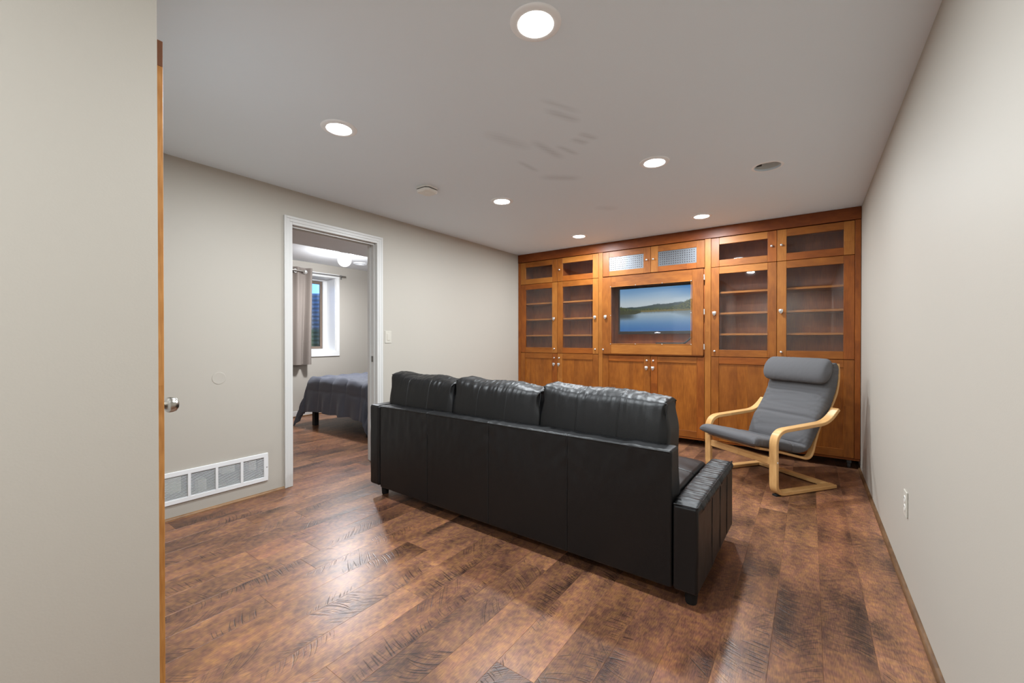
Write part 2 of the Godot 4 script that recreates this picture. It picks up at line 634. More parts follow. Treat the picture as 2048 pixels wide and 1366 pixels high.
func materials() -> void:
	var m := mat("wall_paint", Color8(182, 176, 166), 0.55)
	m.metallic_specular = 0.4
	m.uv1_triplanar = true
	m.uv1_world_triplanar = true
	m.uv1_scale = Vector3(3, 3, 3)
	m.normal_enabled = true
	m.normal_texture = ntex(0.09, 21, 3, 2.0)
	m.normal_scale = 0.06
	m = mat("ceiling_paint", Color(1, 1, 1), 0.75)
	m.albedo_texture = ceiling_texture()
	mat("bedroom_ceiling", Color8(238, 240, 242), 0.8)
	mat("window_paint", Color8(240, 240, 238), 0.4)
	mat("trim_paint", Color8(208, 207, 204), 0.35)
	mat("plastic_white", Color8(228, 226, 220), 0.4)
	mat("plastic_ivory", Color8(196, 191, 180), 0.4)
	mat("lamp_trim", Color8(246, 249, 252), 0.45)
	mat("vent_paint", Color8(234, 235, 236), 0.35)
	mat("duct_grey", Color8(70, 70, 70), 0.7)
	mat("duct_dark", Color8(58, 58, 60), 0.7)
	mat("dark_can", Color8(48, 47, 45), 0.6)
	mat("galvanised", Color8(225, 225, 222), 0.6)

	var pt := plank_textures()
	m = mat("plank", Color(0.95, 0.94, 0.93), 0.335)
	m.metallic_specular = 0.5
	m.albedo_texture = pt[0]
	m.vertex_color_use_as_albedo = true
	m.heightmap_enabled = true
	m.heightmap_texture = pt[1]
	m.heightmap_scale = 0.08
	mat("underlay", Color8(40, 26, 18), 0.8)
	m = mat("quarter_round", Color8(120, 94, 68), 0.5)
	m.albedo_texture = wood_texture(51, Color8(170, 150, 130), Color8(255, 240, 220))
	m = mat("quarter_round_pale", Color8(168, 136, 100), 0.5)
	m.albedo_texture = M.quarter_round.albedo_texture

	var w := wood_texture(31, Color8(126, 68, 20), Color8(170, 102, 36))
	var w2 := wood_texture(41, Color8(122, 66, 18), Color8(162, 96, 32), 0.3)
	m = mat("cherry", Color(0.93, 0.93, 0.95), 0.42)
	m.metallic_specular = 0.4
	m.albedo_texture = w
	m = mat("cherry_pale", Color(0.93, 0.93, 0.95), 0.42)
	m.metallic_specular = 0.4
	m.albedo_texture = wood_texture(61, Color8(152, 90, 32), Color8(184, 118, 50))
	m = mat("cherry_deep", Color(0.92, 0.86, 0.82), 0.42)
	m.metallic_specular = 0.4
	m.albedo_texture = w
	m = mat("cherry_crown", Color(0.8, 0.7, 0.66), 0.42)
	m.metallic_specular = 0.4
	m.albedo_texture = w
	m = mat("cherry_panel", Color(1, 1, 1), 0.42)
	m.metallic_specular = 0.4
	m.albedo_texture = w2
	m = mat("cherry_inside", Color(1.12, 1.02, 1.1), 0.5)
	m.albedo_texture = w2
	m = mat("birch", Color(1, 1, 1), 0.32)
	m.albedo_texture = wood_texture(71, Color8(196, 148, 92), Color8(222, 178, 120), 0.3)
	m = mat("maple_edge", Color(1, 1, 1), 0.4)
	m.albedo_texture = wood_texture(81, Color8(176, 118, 58), Color8(206, 148, 84), 0.4)
	m = mat("walnut_edge", Color8(118, 72, 42), 0.5)

	m = mat("leather", Color8(13, 13, 14), 0.42)
	m.metallic_specular = 0.42
	m.uv1_triplanar = true
	m.uv1_scale = Vector3(5, 5, 5)
	m.normal_enabled = true
	m.normal_texture = ntex(0.05, 91, 5, 5.0)
	m.normal_scale = 0.07
	mat("leather_seam", Color8(14, 14, 15), 0.6)
	mat("sofa_foot", Color8(7, 7, 7), 0.8)
	m = mat("grey_fabric", Color8(88, 87, 89), 0.9)
	m.uv1_triplanar = true
	m.uv1_scale = Vector3(9, 9, 9)
	m.normal_enabled = true
	m.normal_texture = ntex(0.2, 95, 3, 5.0)
	m.normal_scale = 0.35
	m.rim_enabled = true
	m.rim = 0.25
	mat("grey_seam", Color8(64, 66, 72), 0.9)
	mat("rubber", Color8(22, 22, 22), 0.7)
	m = mat("comforter", Color8(78, 81, 92), 0.7)
	m.uv1_triplanar = true
	m.uv1_scale = Vector3(4, 4, 4)
	m.normal_enabled = true
	m.normal_texture = ntex(0.04, 97, 4, 6.0)
	m.normal_scale = 0.12
	m.rim_enabled = true
	m.rim = 0.7
	mat("mattress", Color8(205, 203, 198), 0.8)
	mat("bed_frame", Color8(24, 23, 25), 0.5)
	m = mat("curtain", Color8(132, 122, 114), 0.85)
	m.backlight_enabled = true
	m.backlight = Color(0.12, 0.11, 0.10)
	mat("nickel", Color8(176, 172, 164), 0.28, 1.0)
	mat("chrome", Color8(225, 225, 225), 0.35, 0.85)
	m = mat("aluminium", Color8(118, 120, 124), 0.5, 1.0)
	mat("steel_dull", Color8(150, 148, 145), 0.45, 0.8)
	m = mat("glass", Color(0.05, 0.05, 0.05, 0.02), 0.02)
	m.transparency = BaseMaterial3D.TRANSPARENCY_ALPHA
	mat("tv_plastic", Color8(14, 14, 16), 0.35)
	m = mat("tv_screen", Color8(8, 8, 9), 0.25)
	m.emission_enabled = true
	m.emission_texture = lake_texture()
	m.emission_operator = BaseMaterial3D.EMISSION_OP_MULTIPLY
	m.emission = Color(1, 1, 1)
	m.emission_energy_multiplier = 0.8
	m = mat("emblem", Color8(220, 220, 228), 0.3)
	m.emission_enabled = true
	m.emission = Color(0.8, 0.8, 0.9)
	m.emission_energy_multiplier = 0.7
	mat("box_black", Color8(20, 24, 26), 0.45)
	mat("paper", Color8(226, 220, 200), 0.8)
	m = mat("led_lens", Color(0.95, 0.95, 0.95), 0.5)
	m.emission_enabled = true
	m.emission = Color(1.0, 0.975, 0.94)
	m.emission_energy_multiplier = 20.0
	m = mat("opal_globe", Color(0.95, 0.95, 0.95), 0.4)
	m.emission_enabled = true
	m.emission = Color(1.0, 0.98, 0.95)
	m.emission_energy_multiplier = 2.2
	mat("window_wood", Color8(120, 104, 90), 0.5)
	mat("well_steel", Color8(196, 206, 214), 0.5, 0.15)
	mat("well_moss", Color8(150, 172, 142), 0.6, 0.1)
	mat("grass", Color8(84, 118, 60), 0.95)
	mat("gravel", Color8(120, 114, 104), 0.95)
	mat("siding", Color8(150, 120, 100), 0.8)


# ---------------------------------------------------------------- build
func _ready() -> void:
	var cam := Camera3D.new()
	cam.name = "camera"
	add_child(cam)
	cam.position = Vector3(0, 1.1417, 0)
	cam.rotation = Vector3(deg_to_rad(-0.298), deg_to_rad(35.686), 0)
	cam.fov = 79.005
	cam.near = 0.02
	cam.far = 200.0
	cam.current = true
	var env := WorldEnvironment.new()
	env.name = "environment"
	var e := Environment.new()
	e.tonemap_mode = Environment.TONE_MAPPER_LINEAR
	e.tonemap_exposure = 0.9
	e.background_mode = Environment.BG_SKY
	var sky := Sky.new()
	var sm := ProceduralSkyMaterial.new()
	sm.sky_top_color = Color8(84, 134, 214)
	sm.sky_horizon_color = Color8(112, 158, 224)
	sm.ground_bottom_color = Color8(70, 80, 60)
	sm.ground_horizon_color = Color8(120, 130, 120)
	sm.sky_energy_multiplier = 1.9
	sm.ground_energy_multiplier = 0.6
	sky.sky_material = sm
	e.sky = sky
	e.sdfgi_enabled = true
	e.ssao_enabled = true
	e.ssil_enabled = true
	env.environment = e
	add_child(env)
	materials()
	rng.seed = 1
	shell()
	floors()
	doors()
	bedroom()
	outside()
	ceiling_things()
	wall_things()
	cabinets()
	television()
	sofa()
	armchair()


# ---------------------------------------------------------------- the setting
func shell() -> void:
	var wp: Material = M.wall_paint
	# wall with the bedroom doorway and the return-air opening
	var m := MB.new()
	var x0 := XL - 0.12
	for q in [[0.0, H, -2.403, ZB - 0.1], [2.043, H, -1.605, -2.403], [0.0, H, -1.605, -1.420], [0.29, H, -1.420, -0.64], [0.0, 0.112, -1.420, -0.64], [0.0, H, -0.64, 1.7]]:
		m.box(Vector3(x0, q[0], minf(q[2], q[3])), Vector3(XL, q[1], maxf(q[2], q[3])), 0.0)
	m.box(Vector3(x0 - 0.015, 0.05, -1.5), Vector3(x0, 0.35, -0.55), 0.0)
	struct("wall_left", m, wp)
	struct("wall_right", bx(XR, XR + 0.12, 0, H, ZB - 0.1, 1.7), wp)
	struct("wall_back", bx(XL - 0.001, XR, 0, H, ZB - 0.12, ZB), wp)
	m = MB.new()
	m.box(Vector3(XL, 0, -0.346), Vector3(-1.4065, H, -0.226), 0.0)
	m.box(Vector3(-1.524, 0, -0.226), Vector3(-1.4065, H, 1.6), 0.0)
	struct("wall_front", m, wp)
	struct("wall_rear", bx(-1.524, XR, 0, H, 1.6, 1.72), wp)
	# ceiling, with the open speaker hole
	m = MB.new()
	var hx := -0.232
	var hz := -3.26
	var hr := 0.078
	var X0 := XL - 0.12
	var X1 := XR + 0.12
	var Z0 := ZB - 0.12
	var Z1 := 1.72
	for q in [[X0, hx - 0.1, Z0, Z1], [hx + 0.1, X1, Z0, Z1], [hx - 0.1, hx + 0.1, Z0, hz - 0.1], [hx - 0.1, hx + 0.1, hz + 0.1, Z1]]:
		var a := Vector3(q[0], H, q[2])
		var b := Vector3(q[1], H, q[2])
		var c := Vector3(q[1], H, q[3])
		var d := Vector3(q[0], H, q[3])
		m.quad(a, b, c, d, Vector3.DOWN, [cuv(a), cuv(b), cuv(c), cuv(d)])
	var seg := 48
	for k in seg:
		var p := []
		for a: float in [TAU * k / seg, TAU * (k + 1) / seg]:
			var d := Vector2(cos(a), sin(a))
			var s := 0.1 / maxf(absf(d.x), absf(d.y))
			p.append(Vector3(hx + d.x * hr, H, hz + d.y * hr))
			p.append(Vector3(hx + d.x * s, H, hz + d.y * s))
		m.quad(p[0], p[1], p[3], p[2], Vector3.DOWN, [cuv(p[0]), cuv(p[1]), cuv(p[3]), cuv(p[2])])
		m.quad(p[0], p[2], p[2] + Vector3(0, 0.013, 0), p[0] + Vector3(0, 0.013, 0), Vector3(hx, H, hz) - Vector3(p[0].x, H, p[0].z))
	m.box(Vector3(X0, H + 0.14, Z0), Vector3(X1, H + 0.2, Z1), 0.0)
	struct("ceiling", m, M.ceiling_paint)
	# shoe moulding at the foot of the walls
	var tr := 0
	for q in [[Vector3(XL, 0, -1.555), Vector3(XL, 0, -0.346), Vector3.RIGHT, "quarter_round_pale", 0.016], [Vector3(XL, 0, ZC), Vector3(XL, 0, -2.46), Vector3.RIGHT, "quarter_round_pale", 0.016], [Vector3(XR, 0, ZC - 0.3), Vector3(XR, 0, 1.6), Vector3.LEFT, "quarter_round", 0.018]]:
		tr += 1
		var p := MB.new()
		var r: float = q[4]
		var a: Vector3 = q[0]
		var b: Vector3 = q[1]
		for k in 6:
			var t0 := PI / 2 * k / 6
			var t1 := PI / 2 * (k + 1) / 6
			var d0: Vector3 = q[2] * cos(t0) + Vector3.UP * sin(t0)
			var d1: Vector3 = q[2] * cos(t1) + Vector3.UP * sin(t1)
			var u0 := Vector2(0, k * 0.01)
			var ln := a.distance_to(b)
			p.tri(a + d0 * r, a + d1 * r, b + d1 * r, d0, d1, d1, u0, u0, Vector2(ln, k * 0.01))
			p.tri(a + d0 * r, b + d1 * r, b + d0 * r, d0, d1, d0, u0, Vector2(ln, k * 0.01), Vector2(ln, k * 0.01))
		p.box(a.min(b) + Vector3(-0.0005, 0, 0), a.max(b) + Vector3(0.0005, r, 0), 0.0)
		struct("trim_%d" % tr, p, M[q[3]])


func cuv(p: Vector3) -> Vector2:
	return Vector2((p.x + 3.4) / 4.0, (p.z + 5.2) / 7.0)


func floors() -> void:
	var split := -3.362
	var f := struct("floor", bx(split, XR + 0.1, -0.16, -0.012, ZB - 0.1, 1.7), M.underlay)
	planks(f, split + 0.002, XR + 0.02, ZB - 0.02, 1.62)
	var g := struct("floor_bedroom", bx(BX - 0.1, split, -0.16, -0.012, -5.2, -0.5), M.underlay)
	planks(g, BX - 0.02, split - 0.002, -5.1, -0.55)


func planks(parent: Node, xa: float, xb: float, za: float, zb: float) -> void:
	var pitch := 0.1565
	var length := 1.215
	var known := {-7: -1.458, -6: -1.1555, -8: -1.755, -11: -1.458, -13: -0.84, -12: -1.55, -9: -0.79, -5: -1.9, -4: -0.95, -3: -2.6, -2: -2.05}
	for k in range(-40, 4):
		var x0 := maxf(xa, 0.042 + pitch * k)
		var x1 := minf(xb, 0.042 + pitch * (k + 1))
		if x1 - x0 < 0.01:
			continue
		rng.seed = 1000 + k
		var joint: float = known.get(k, -rng.randf() * length)
		var z: float = joint - length * ceil((joint - za) / length)
		while z < zb:
			var z0 := maxf(z, za)
			var z1 := minf(z + length, zb)
			if z1 - z0 > 0.03:
				var m := MB.new()
				m.tinted = true
				var b := rng.randf_range(0.74, 1.1)
				m.tint = Color(b * rng.randf_range(0.98, 1.05), b * rng.randf_range(0.95, 1.0), b * rng.randf_range(0.88, 1.0))
				var strip := rng.randi() % STRIPS
				var flip := rng.randf() < 0.5
				plank(m, x0 + 0.0001, x1 - 0.0001, z0 + 0.0001, z1 - 0.0001, 0.042 + pitch * k, z, strip, flip, length, pitch)
				put("plank", m, M.plank, parent)
			z += length


func plank(m: MB, x0: float, x1: float, z0: float, z1: float, xs: float, zs: float, strip: int, flip: bool, length: float, pitch: float) -> void:
	var b := 0.0007
	var uv := func(p: Vector3) -> Vector2:
		var u := (p.z - zs) / length
		var w := (p.x - xs) / pitch
		if flip:
			u = 1.0 - u
			w = 1.0 - w
		return Vector2(u, (strip + 0.02 + 0.96 * w) / STRIPS)
	var T := [Vector3(x0 + b, 0, z0 + b), Vector3(x1 - b, 0, z0 + b), Vector3(x1 - b, 0, z1 - b), Vector3(x0 + b, 0, z1 - b)]
	var S := [Vector3(x0, -b * 0.8, z0), Vector3(x1, -b * 0.8, z0), Vector3(x1, -b * 0.8, z1), Vector3(x0, -b * 0.8, z1)]
	var t := T.map(uv)
	var s := S.map(uv)
	m.quad(T[0], T[1], T[2], T[3], Vector3.UP, t)
	var side := [Vector3(0, 0, -1), Vector3(1, 0, 0), Vector3(0, 0, 1), Vector3(-1, 0, 0)]
	for k in 4:
		var j := (k + 1) % 4
		m.quad(T[k], T[j], S[j], S[k], (side[k] + Vector3.UP).normalized(), [t[k], t[j], s[j], s[k]])
		var dn := Vector3(0, -0.011, 0)
		m.quad(S[k], S[j], S[j] + dn, S[k] + dn, side[k], [s[k], s[j], s[j], s[k]])


func doors() -> void:
	# bedroom doorway: lining, casings and the pocket slot
	var d := Node3D.new()
	d.name = "door_1"
	add_child(d)
	d.set_meta("kind", "structure")
	d.position = Vector3(XL, 0, -2.0)
	var off := -d.position
	var zl := -1.617
	var zr := -2.391
	var top := 2.031
	var xo := XL - 0.12
	var tp: Material = M.trim_paint
	for s in [0, 1]:
		var xf: float = XL + 0.0 if s == 0 else xo - 0.016
		for side in 2:
			# moulded casing: three stepped strips
			var m := MB.new()
			for st in [[0.0, 0.020, 0.0145], [0.020, 0.044, 0.0162], [0.044, 0.062, 0.018]]:
				var th: float = st[2]
				var a: float = zl + st[0] if side == 0 else zr - st[1]
				var b: float = zl + st[1] if side == 0 else zr - st[0]
				m.box(Vector3(xf if s == 0 else xf + 0.016 - th, 0.002, a), Vector3(xf + th if s == 0 else xf + 0.016, top + st[1], b), 0.0015)
			put("casing", m, tp, d, off)
		var m2 := MB.new()
		for st in [[0.0, 0.020, 0.0145], [0.020, 0.044, 0.0162], [0.044, 0.062, 0.018]]:
			var th: float = st[2]
			m2.box(Vector3(xf if s == 0 else xf + 0.016 - th, top + st[0], zr - st[0]), Vector3(xf + th if s == 0 else xf + 0.016, top + st[1], zl + st[0]), 0.0015)
		put("casing", m2, tp, d, off)
	for z in [[zl, zl + 0.012], [zr - 0.012, zr]]:
		put("jamb", bx(xo, XL, 0, top + 0.012, z[0], z[1], 0.0), tp, d, off)
	put("head_jamb", bx(xo, XL, top, top + 0.012, zr, zl, 0.0), tp, d, off)
	var stop := MB.new()
	for x in [[-0.034, -0.022], [-0.098, -0.082]]:
		stop.box(Vector3(XL + x[0], 0, zr), Vector3(XL + x[1], top - 0.012, zr + 0.012), 0.002)
		stop.box(Vector3(XL + x[0], top - 0.014, zr), Vector3(XL + x[1], top, zl), 0.002)
		stop.box(Vector3(XL + x[0], 0, zl - 0.004), Vector3(XL + x[1], top - 0.012, zl), 0.001)
	put("door_stop", stop, tp, d, off)
	put("strike_plate", bx(XL - 0.075, XL - 0.045, 0.93, 0.985, zr, zr + 0.002, 0.0005), M.steel_dull, d, off)

	# the open door beside the camera: painted leaf with a bare wood edge and a brushed knob
	var e := Node3D.new()
	e.name = "door_2"
	add_child(e)
	e.set_meta("kind", "structure")
	e.position = Vector3(-1.549, 0.006, -0.377)
	put("leaf", bx(-0.76, -0.004, 0.0, 2.012, -0.0175, 0.0175, 0.001), M.trim_paint, e)
	put("wood_edge", bx(-0.004, 0.0, 0.0, 1.937, -0.0175, 0.0175, 0.001, 1), M.maple_edge, e)
	put("top_rail_edge", bx(-0.004, 0.0, 1.937, 2.012, -0.0175, 0.0175, 0.001, 1), M.walnut_edge, e)
	var kn := MB.new()
	kn.x = Transform3D(Basis(Vector3.RIGHT, -PI / 2), Vector3(-0.100, 0.928, -0.0175))
	kn.lathe([Vector2(0.0, 0), Vector2(0.031, 0), Vector2(0.031, 0.004), Vector2(0.026, 0.008), Vector2(0.012, 0.011), Vector2(0.0105, 0.022), Vector2(0.017, 0.027), Vector2(0.0225, 0.032), Vector2(0.0245, 0.038), Vector2(0.0238, 0.046), Vector2(0.0215, 0.054), Vector2(0.0145, 0.0595), Vector2(0.006, 0.0615), Vector2(0.0, 0.062)], 36, 0.5)
	put("door_knob", kn, M.nickel, e)


func bedroom() -> void:
	var wp: Material = M.wall_paint
	var m := MB.new()
	# far wall with its deep window opening
	var z0 := -3.712
	var z1 := -2.86
	var xo := BX - 0.34
	m.box(Vector3(xo, 0, -5.2), Vector3(BX, H, z0), 0.0)
	m.box(Vector3(xo, 0, z1), Vector3(BX, H, -0.5), 0.0)
	m.box(Vector3(xo, 0, z0), Vector3(BX, 0.95, z1), 0.0)
	m.box(Vector3(xo, 2.112, z0), Vector3(BX, H, z1), 0.0)
	struct("wall_bedroom_far", m, wp)
	struct("wall_bedroom_head", bx(BX - 0.1, XL - 0.12, 0, H, -5.2, -5.1), wp)
	struct("wall_bedroom_foot", bx(BX - 0.1, XL - 0.12, 0, H, -0.6, -0.5), wp)
	struct("ceiling_bedroom", bx(BX - 0.1, XL - 0.12, H, H + 0.1, -5.2, -0.5), M.bedroom_ceiling)
	struct("ceiling_soffit", bx(-4.19, XL - 0.12, 2.1, H, -5.1, -0.6), M.bedroom_ceiling)
	var q := MB.new()
	q.box(Vector3(BX, 0, -5.1), Vector3(BX + 0.012, 0.085, -0.6), 0.003)
	struct("baseboard_far", q, M.trim_paint)
	var q2 := bx(BX + 0.012, BX + 0.026, 0, 0.016, -5.1, -0.6, 0.006, 2)
	struct("trim_4", q2, M.quarter_round_pale)

	# window
	var w := Node3D.new()
	w.name = "window_1"
	add_child(w)
	w.set_meta("kind", "structure")
	w.position = Vector3(BX, 0.95, -3.286)
	var off := -w.position
	var tp: Material = M.window_paint
	var lin := MB.new()
	lin.box(Vector3(xo + 0.06, 0.95, z0), Vector3(BX, 2.112, z0 + 0.008), 0.0)
	lin.box(Vector3(xo + 0.06, 0.95, z1 - 0.008), Vector3(BX, 2.112, z1), 0.0)
	lin.box(Vector3(xo + 0.06, 2.104, z0), Vector3(BX, 2.112, z1), 0.0)
	put("window_reveal", lin, tp, w, off)
	put("window_sill", bx(xo + 0.06, BX + 0.014, 0.938, 0.958, z0, z1, 0.003), tp, w, off)
	for r in [[0.878, 0.945, z0 - 0.062, z1 + 0.062], [2.108, 2.17, z0 - 0.062, z1 + 0.062], [0.945, 2.108, z0 - 0.062, z0 - 0.002], [0.945, 2.108, z1 + 0.002, z1 + 0.062]]:
		put("casing", bx(BX, BX + 0.016, r[0], r[1], r[2], r[3], 0.003), tp, w, off)
	var fx := xo + 0.06
	for r in [[0.958, 0.99, z0 + 0.008, z1 - 0.008], [2.07, 2.104, z0 + 0.008, z1 - 0.008], [0.99, 2.07, z0 + 0.008, z0 + 0.075], [0.99, 2.07, z1 - 0.075, z1 - 0.008]]:
		put("window_frame", bx(fx, fx + 0.05, r[0], r[1], r[2], r[3], 0.003), tp, w, off)
	var sa := z0 + 0.078
	var sb := z1 - 0.078
	for r in [[0.993, 1.03, sa, sb], [2.02, 2.067, sa, sb], [1.03, 2.02, sa, sa + 0.036], [1.03, 2.02, sb - 0.036, sb]]:
		put("sash", bx(fx + 0.006, fx + 0.032, r[0], r[1], r[2], r[3], 0.003), M.window_wood, w, off)
	put("pane", bx(fx + 0.016, fx + 0.020, 1.03, 2.02, sa + 0.036, sb - 0.036, 0.0), M.glass, w, off)

	# curtain and rods
	var c := MB.new()
	for side in 2:
		var rows := []
		for i in 25:
			var y := lerpf(0.77, 2.19, i / 24.0)
			var row := []
			for j in 120:
				var s := j / 119.0
				var z := lerpf(-3.262, -2.66, s)
				var ph := s * TAU * 3.6 + 0.5
				var amp := 0.034 + 0.012 * sin(s * 9.0 + y)
				var x := -6.02 + amp * sin(ph) + 0.008 * sin(ph * 2.0 + y * 2.0)
				row.append(Vector3(x + (0.0015 if side == 0 else -0.0015), y, z + 0.012 * sin(y * 2.0 + s * 7.0) * (1.0 - s)))
			rows.append(row)
		c.grid(rows, Vector3.RIGHT if side == 0 else Vector3.LEFT)
	var cu := thing("curtain", "taupe curtain panel with deep folds hanging at the bedroom window", "curtain", Vector3(-6.02, 0.77, -2.97))
	put("cloth", c, M.curtain, cu, -cu.position)
	for k in 4:
		var g := MB.new()
		g.x = Transform3D(Basis(Vector3.FORWARD, PI / 2), Vector3(-6.0, 2.13, -3.17 + k * 0.15))
		g.lathe([Vector2(0.018, -0.003), Vector2(0.027, -0.003), Vector2(0.028, 0.0), Vector2(0.027, 0.003), Vector2(0.018, 0.003), Vector2(0.018, -0.003)], 20)
		put("grommet", g, M.steel_dull, cu, -cu.position)
	var rod := thing("curtain_rod", "slim metal curtain rod above the bedroom window with bracket at its end", "curtain rod", Vector3(-6.055, 2.14, -3.3))
	put("pole", MB.new().tube([Vector3(0, 0.005, -0.50), Vector3(0, 0.0, 0.9)], 0.006, 10), M.steel_dull, rod)
	put("finial", MB.new().tube([Vector3(0, 0.005, -0.50), Vector3(0, 0.005, -0.555)], 0.011, 12), M.nickel, rod)
	var br := MB.new()
	br.tube([Vector3(0, 0.003, -0.51), Vector3(-0.064, -0.005, -0.51)], 0.005, 8)
	br.box(Vector3(-0.065, -0.04, -0.522), Vector3(-0.060, 0.03, -0.498), 0.001)
	put("bracket", br, M.steel_dull, rod)
	var rod2 := thing("curtain_rod", "short thick metal curtain rod with round end cap in front of the curtain", "curtain rod", Vector3(-5.95, 2.125, -3.1))
	put("pole", MB.new().tube([Vector3(0, 0, -0.03), Vector3(0, 0.012, 0.3)], 0.009, 12), M.nickel, rod2)
	put("end_cap", MB.new().tube([Vector3(0, 0, -0.03), Vector3(0, -0.001, -0.05)], 0.016, 16), M.plastic_white, rod2)

	# globe lamp
	var gl := thing("globe_lamp", "round white glass globe lamp on the bedroom ceiling", "lamp", Vector3(-5.05, H, -3.195))
	put("base", MB.new().lathe([Vector2(0, 0), Vector2(0.06, 0), Vector2(0.06, -0.02), Vector2(0.05, -0.03), Vector2(0, -0.03)], 28), M.lamp_trim, gl)
	var gm := SphereMesh.new()
	gm.radius = 0.086
	gm.height = 0.172
	gm.radial_segments = 40
	gm.rings = 20
	put("globe", gm, M.opal_globe, gl, Vector3(0, -0.103, 0))
	var l := OmniLight3D.new()
	l.name = "globe_light"
	gl.add_child(l)
	l.position = Vector3(0, -0.103, 0)
	l.light_color = Color(0.97, 0.98, 1.0)
	l.light_energy = 1.1
	l.light_size = 0.07
	l.omni_range = 12.0
	l.omni_attenuation = 2.0
	l.shadow_enabled = true
	var dn := AreaLight3D.new()
	dn.name = "globe_down_light"
	gl.add_child(dn)
	dn.position = Vector3(0, -0.195, 0)
	dn.rotation = Vector3(-PI / 2, 0, 0)
	dn.area_size = Vector2(0.15, 0.15)
	dn.light_color = Color(0.97, 0.98, 1.0)
	dn.light_energy = 4.4
	dn.area_range = 12.0
	dn.shadow_enabled = true
	# ceiling register
	var reg := thing("ceiling_register", "small round white air register on the bedroom ceiling", "vent", Vector3(-5.57, H, -3.79))
	for r in [0.10, 0.07, 0.04]:
		put("ring", MB.new().lathe([Vector2(r - 0.02, 0), Vector2(r - 0.012, -0.012), Vector2(r, -0.008), Vector2(r + 0.006, 0)], 32), M.lamp_trim, reg)

	# bed and comforter
	var bed := thing("bed", "bed with a black frame and square legs behind the bedroom doorway", "bed", Vector3(-4.72, 0, -3.9))
	var bo := -bed.position
	put("frame", bx(-5.36, -4.14, 0.22, 0.33, -5.0, -2.93, 0.01), M.bed_frame, bed, bo)
	put("mattress", MB.new().soft(Vector3(-5.37, 0.33, -5.0), Vector3(-4.12, 0.61, -2.92), 0.06, [span(-5.37, -4.12, 6, [], 0.06), span(0.33, 0.61, 3, [], 0.06), span(-5.0, -2.92, 8, [], 0.06)], func(p, _n): return p), M.mattress, bed, bo)
	for p in [[-5.34, -2.95], [-4.16, -2.95], [-5.34, -4.95], [-4.16, -4.95]]:
		put("leg", bx(p[0] - 0.03, p[0] + 0.03, 0, 0.22, p[1] - 0.03, p[1] + 0.03, 0.003), M.bed_frame, bed, bo)
	var cf := thing("comforter", "slate grey quilted comforter draped over the end of the bed", "comforter", Vector3(-4.72, 0.6, -3.6))
	var cm := MB.new()
	for side in 2:
		cm.grid(drape(0.0 if side == 0 else -0.014), Vector3.UP if side == 0 else Vector3.DOWN)
	var a := drape(0.0)
	var b := drape(-0.014)
	var rim := [[], []]
	for i in a.size():
		rim[0].append(a[i][-1])
		rim[1].append(b[i][-1])
	cm.grid(rim, Vector3(0, -1, 0))
	for col in [0, -1]:
		var rm := [a[col], b[col]]
		cm.grid(rm, Vector3(0, -1, 0))
	put("cloth", cm, M.comforter, cf, -cf.position)


func drape(lift: float) -> Array:
	var rows := []
	var xa := -5.36
	var xb := -4.13
	var zf := -2.93
	var hang := 0.50
	var r := 0.10
	for i in 240:
		var u := lerpf(xa - hang, xb + hang, i / 239.0)
		var row := []
		for j in 190:
			var w := lerpf(-4.9, zf + hang, j / 189.0)
			var cx := clampf(u, xa, xb)
			var cz := minf(w, zf)
			var dx := u - cx
			var dz := w - cz
			var d := sqrt(dx * dx + dz * dz)
			# quilting: stitched lines both ways with puffed squares between them
			var qu := absf(fposmod((u + 6.0) / 0.30, 1.0) - 0.5) * 2.0
			var qw := absf(fposmod((w + 6.0) / 0.30, 1.0) - 0.5) * 2.0
			var puff := 0.020 * (sqrt(1.0 - pow(qu, 4.0)) * sqrt(1.0 - pow(qw, 4.0)) - 0.6)
			var top := 0.640 + 0.018 * sin((u - xa) * 2.4) + puff + 0.004 * sin(u * 23.0 + w * 17.0) + 0.006 * sin(w * 31.0 - u * 9.0)
			if d < 0.0001:
				row.append(Vector3(u, top + lift, w))
				continue
			var ox := dx / d
			var oz := dz / d
			var arc := minf(d / r, PI / 2)
			var rest := maxf(0.0, d - r * PI / 2)
			var side := absf(ox)
			var flare := lerpf(0.10, 0.36, side if ox < 0.0 else 0.0)
			var out := r * sin(arc) * 0.7 + rest * flare
			var drop := r * (1.0 - cos(arc)) + rest * sqrt(1.0 - flare * flare)
			var along := u * absf(oz) + w * absf(ox)
			var fold := 0.020 * sin(along * 15.0 + 1.2 * sin(along * 4.0)) + 0.011 * sin(along * 33.0 + 2.0 * sin(along * 5.0))
			out += fold * smoothstep(0.02, 0.40, rest) + lift * smoothstep(0.0, 1.0, arc) + puff * 0.9 * sin(arc)
			row.append(Vector3(cx + ox * out, top - puff * sin(arc) - drop + lift * cos(arc), cz + oz * out))
		rows.append(row)
	return rows


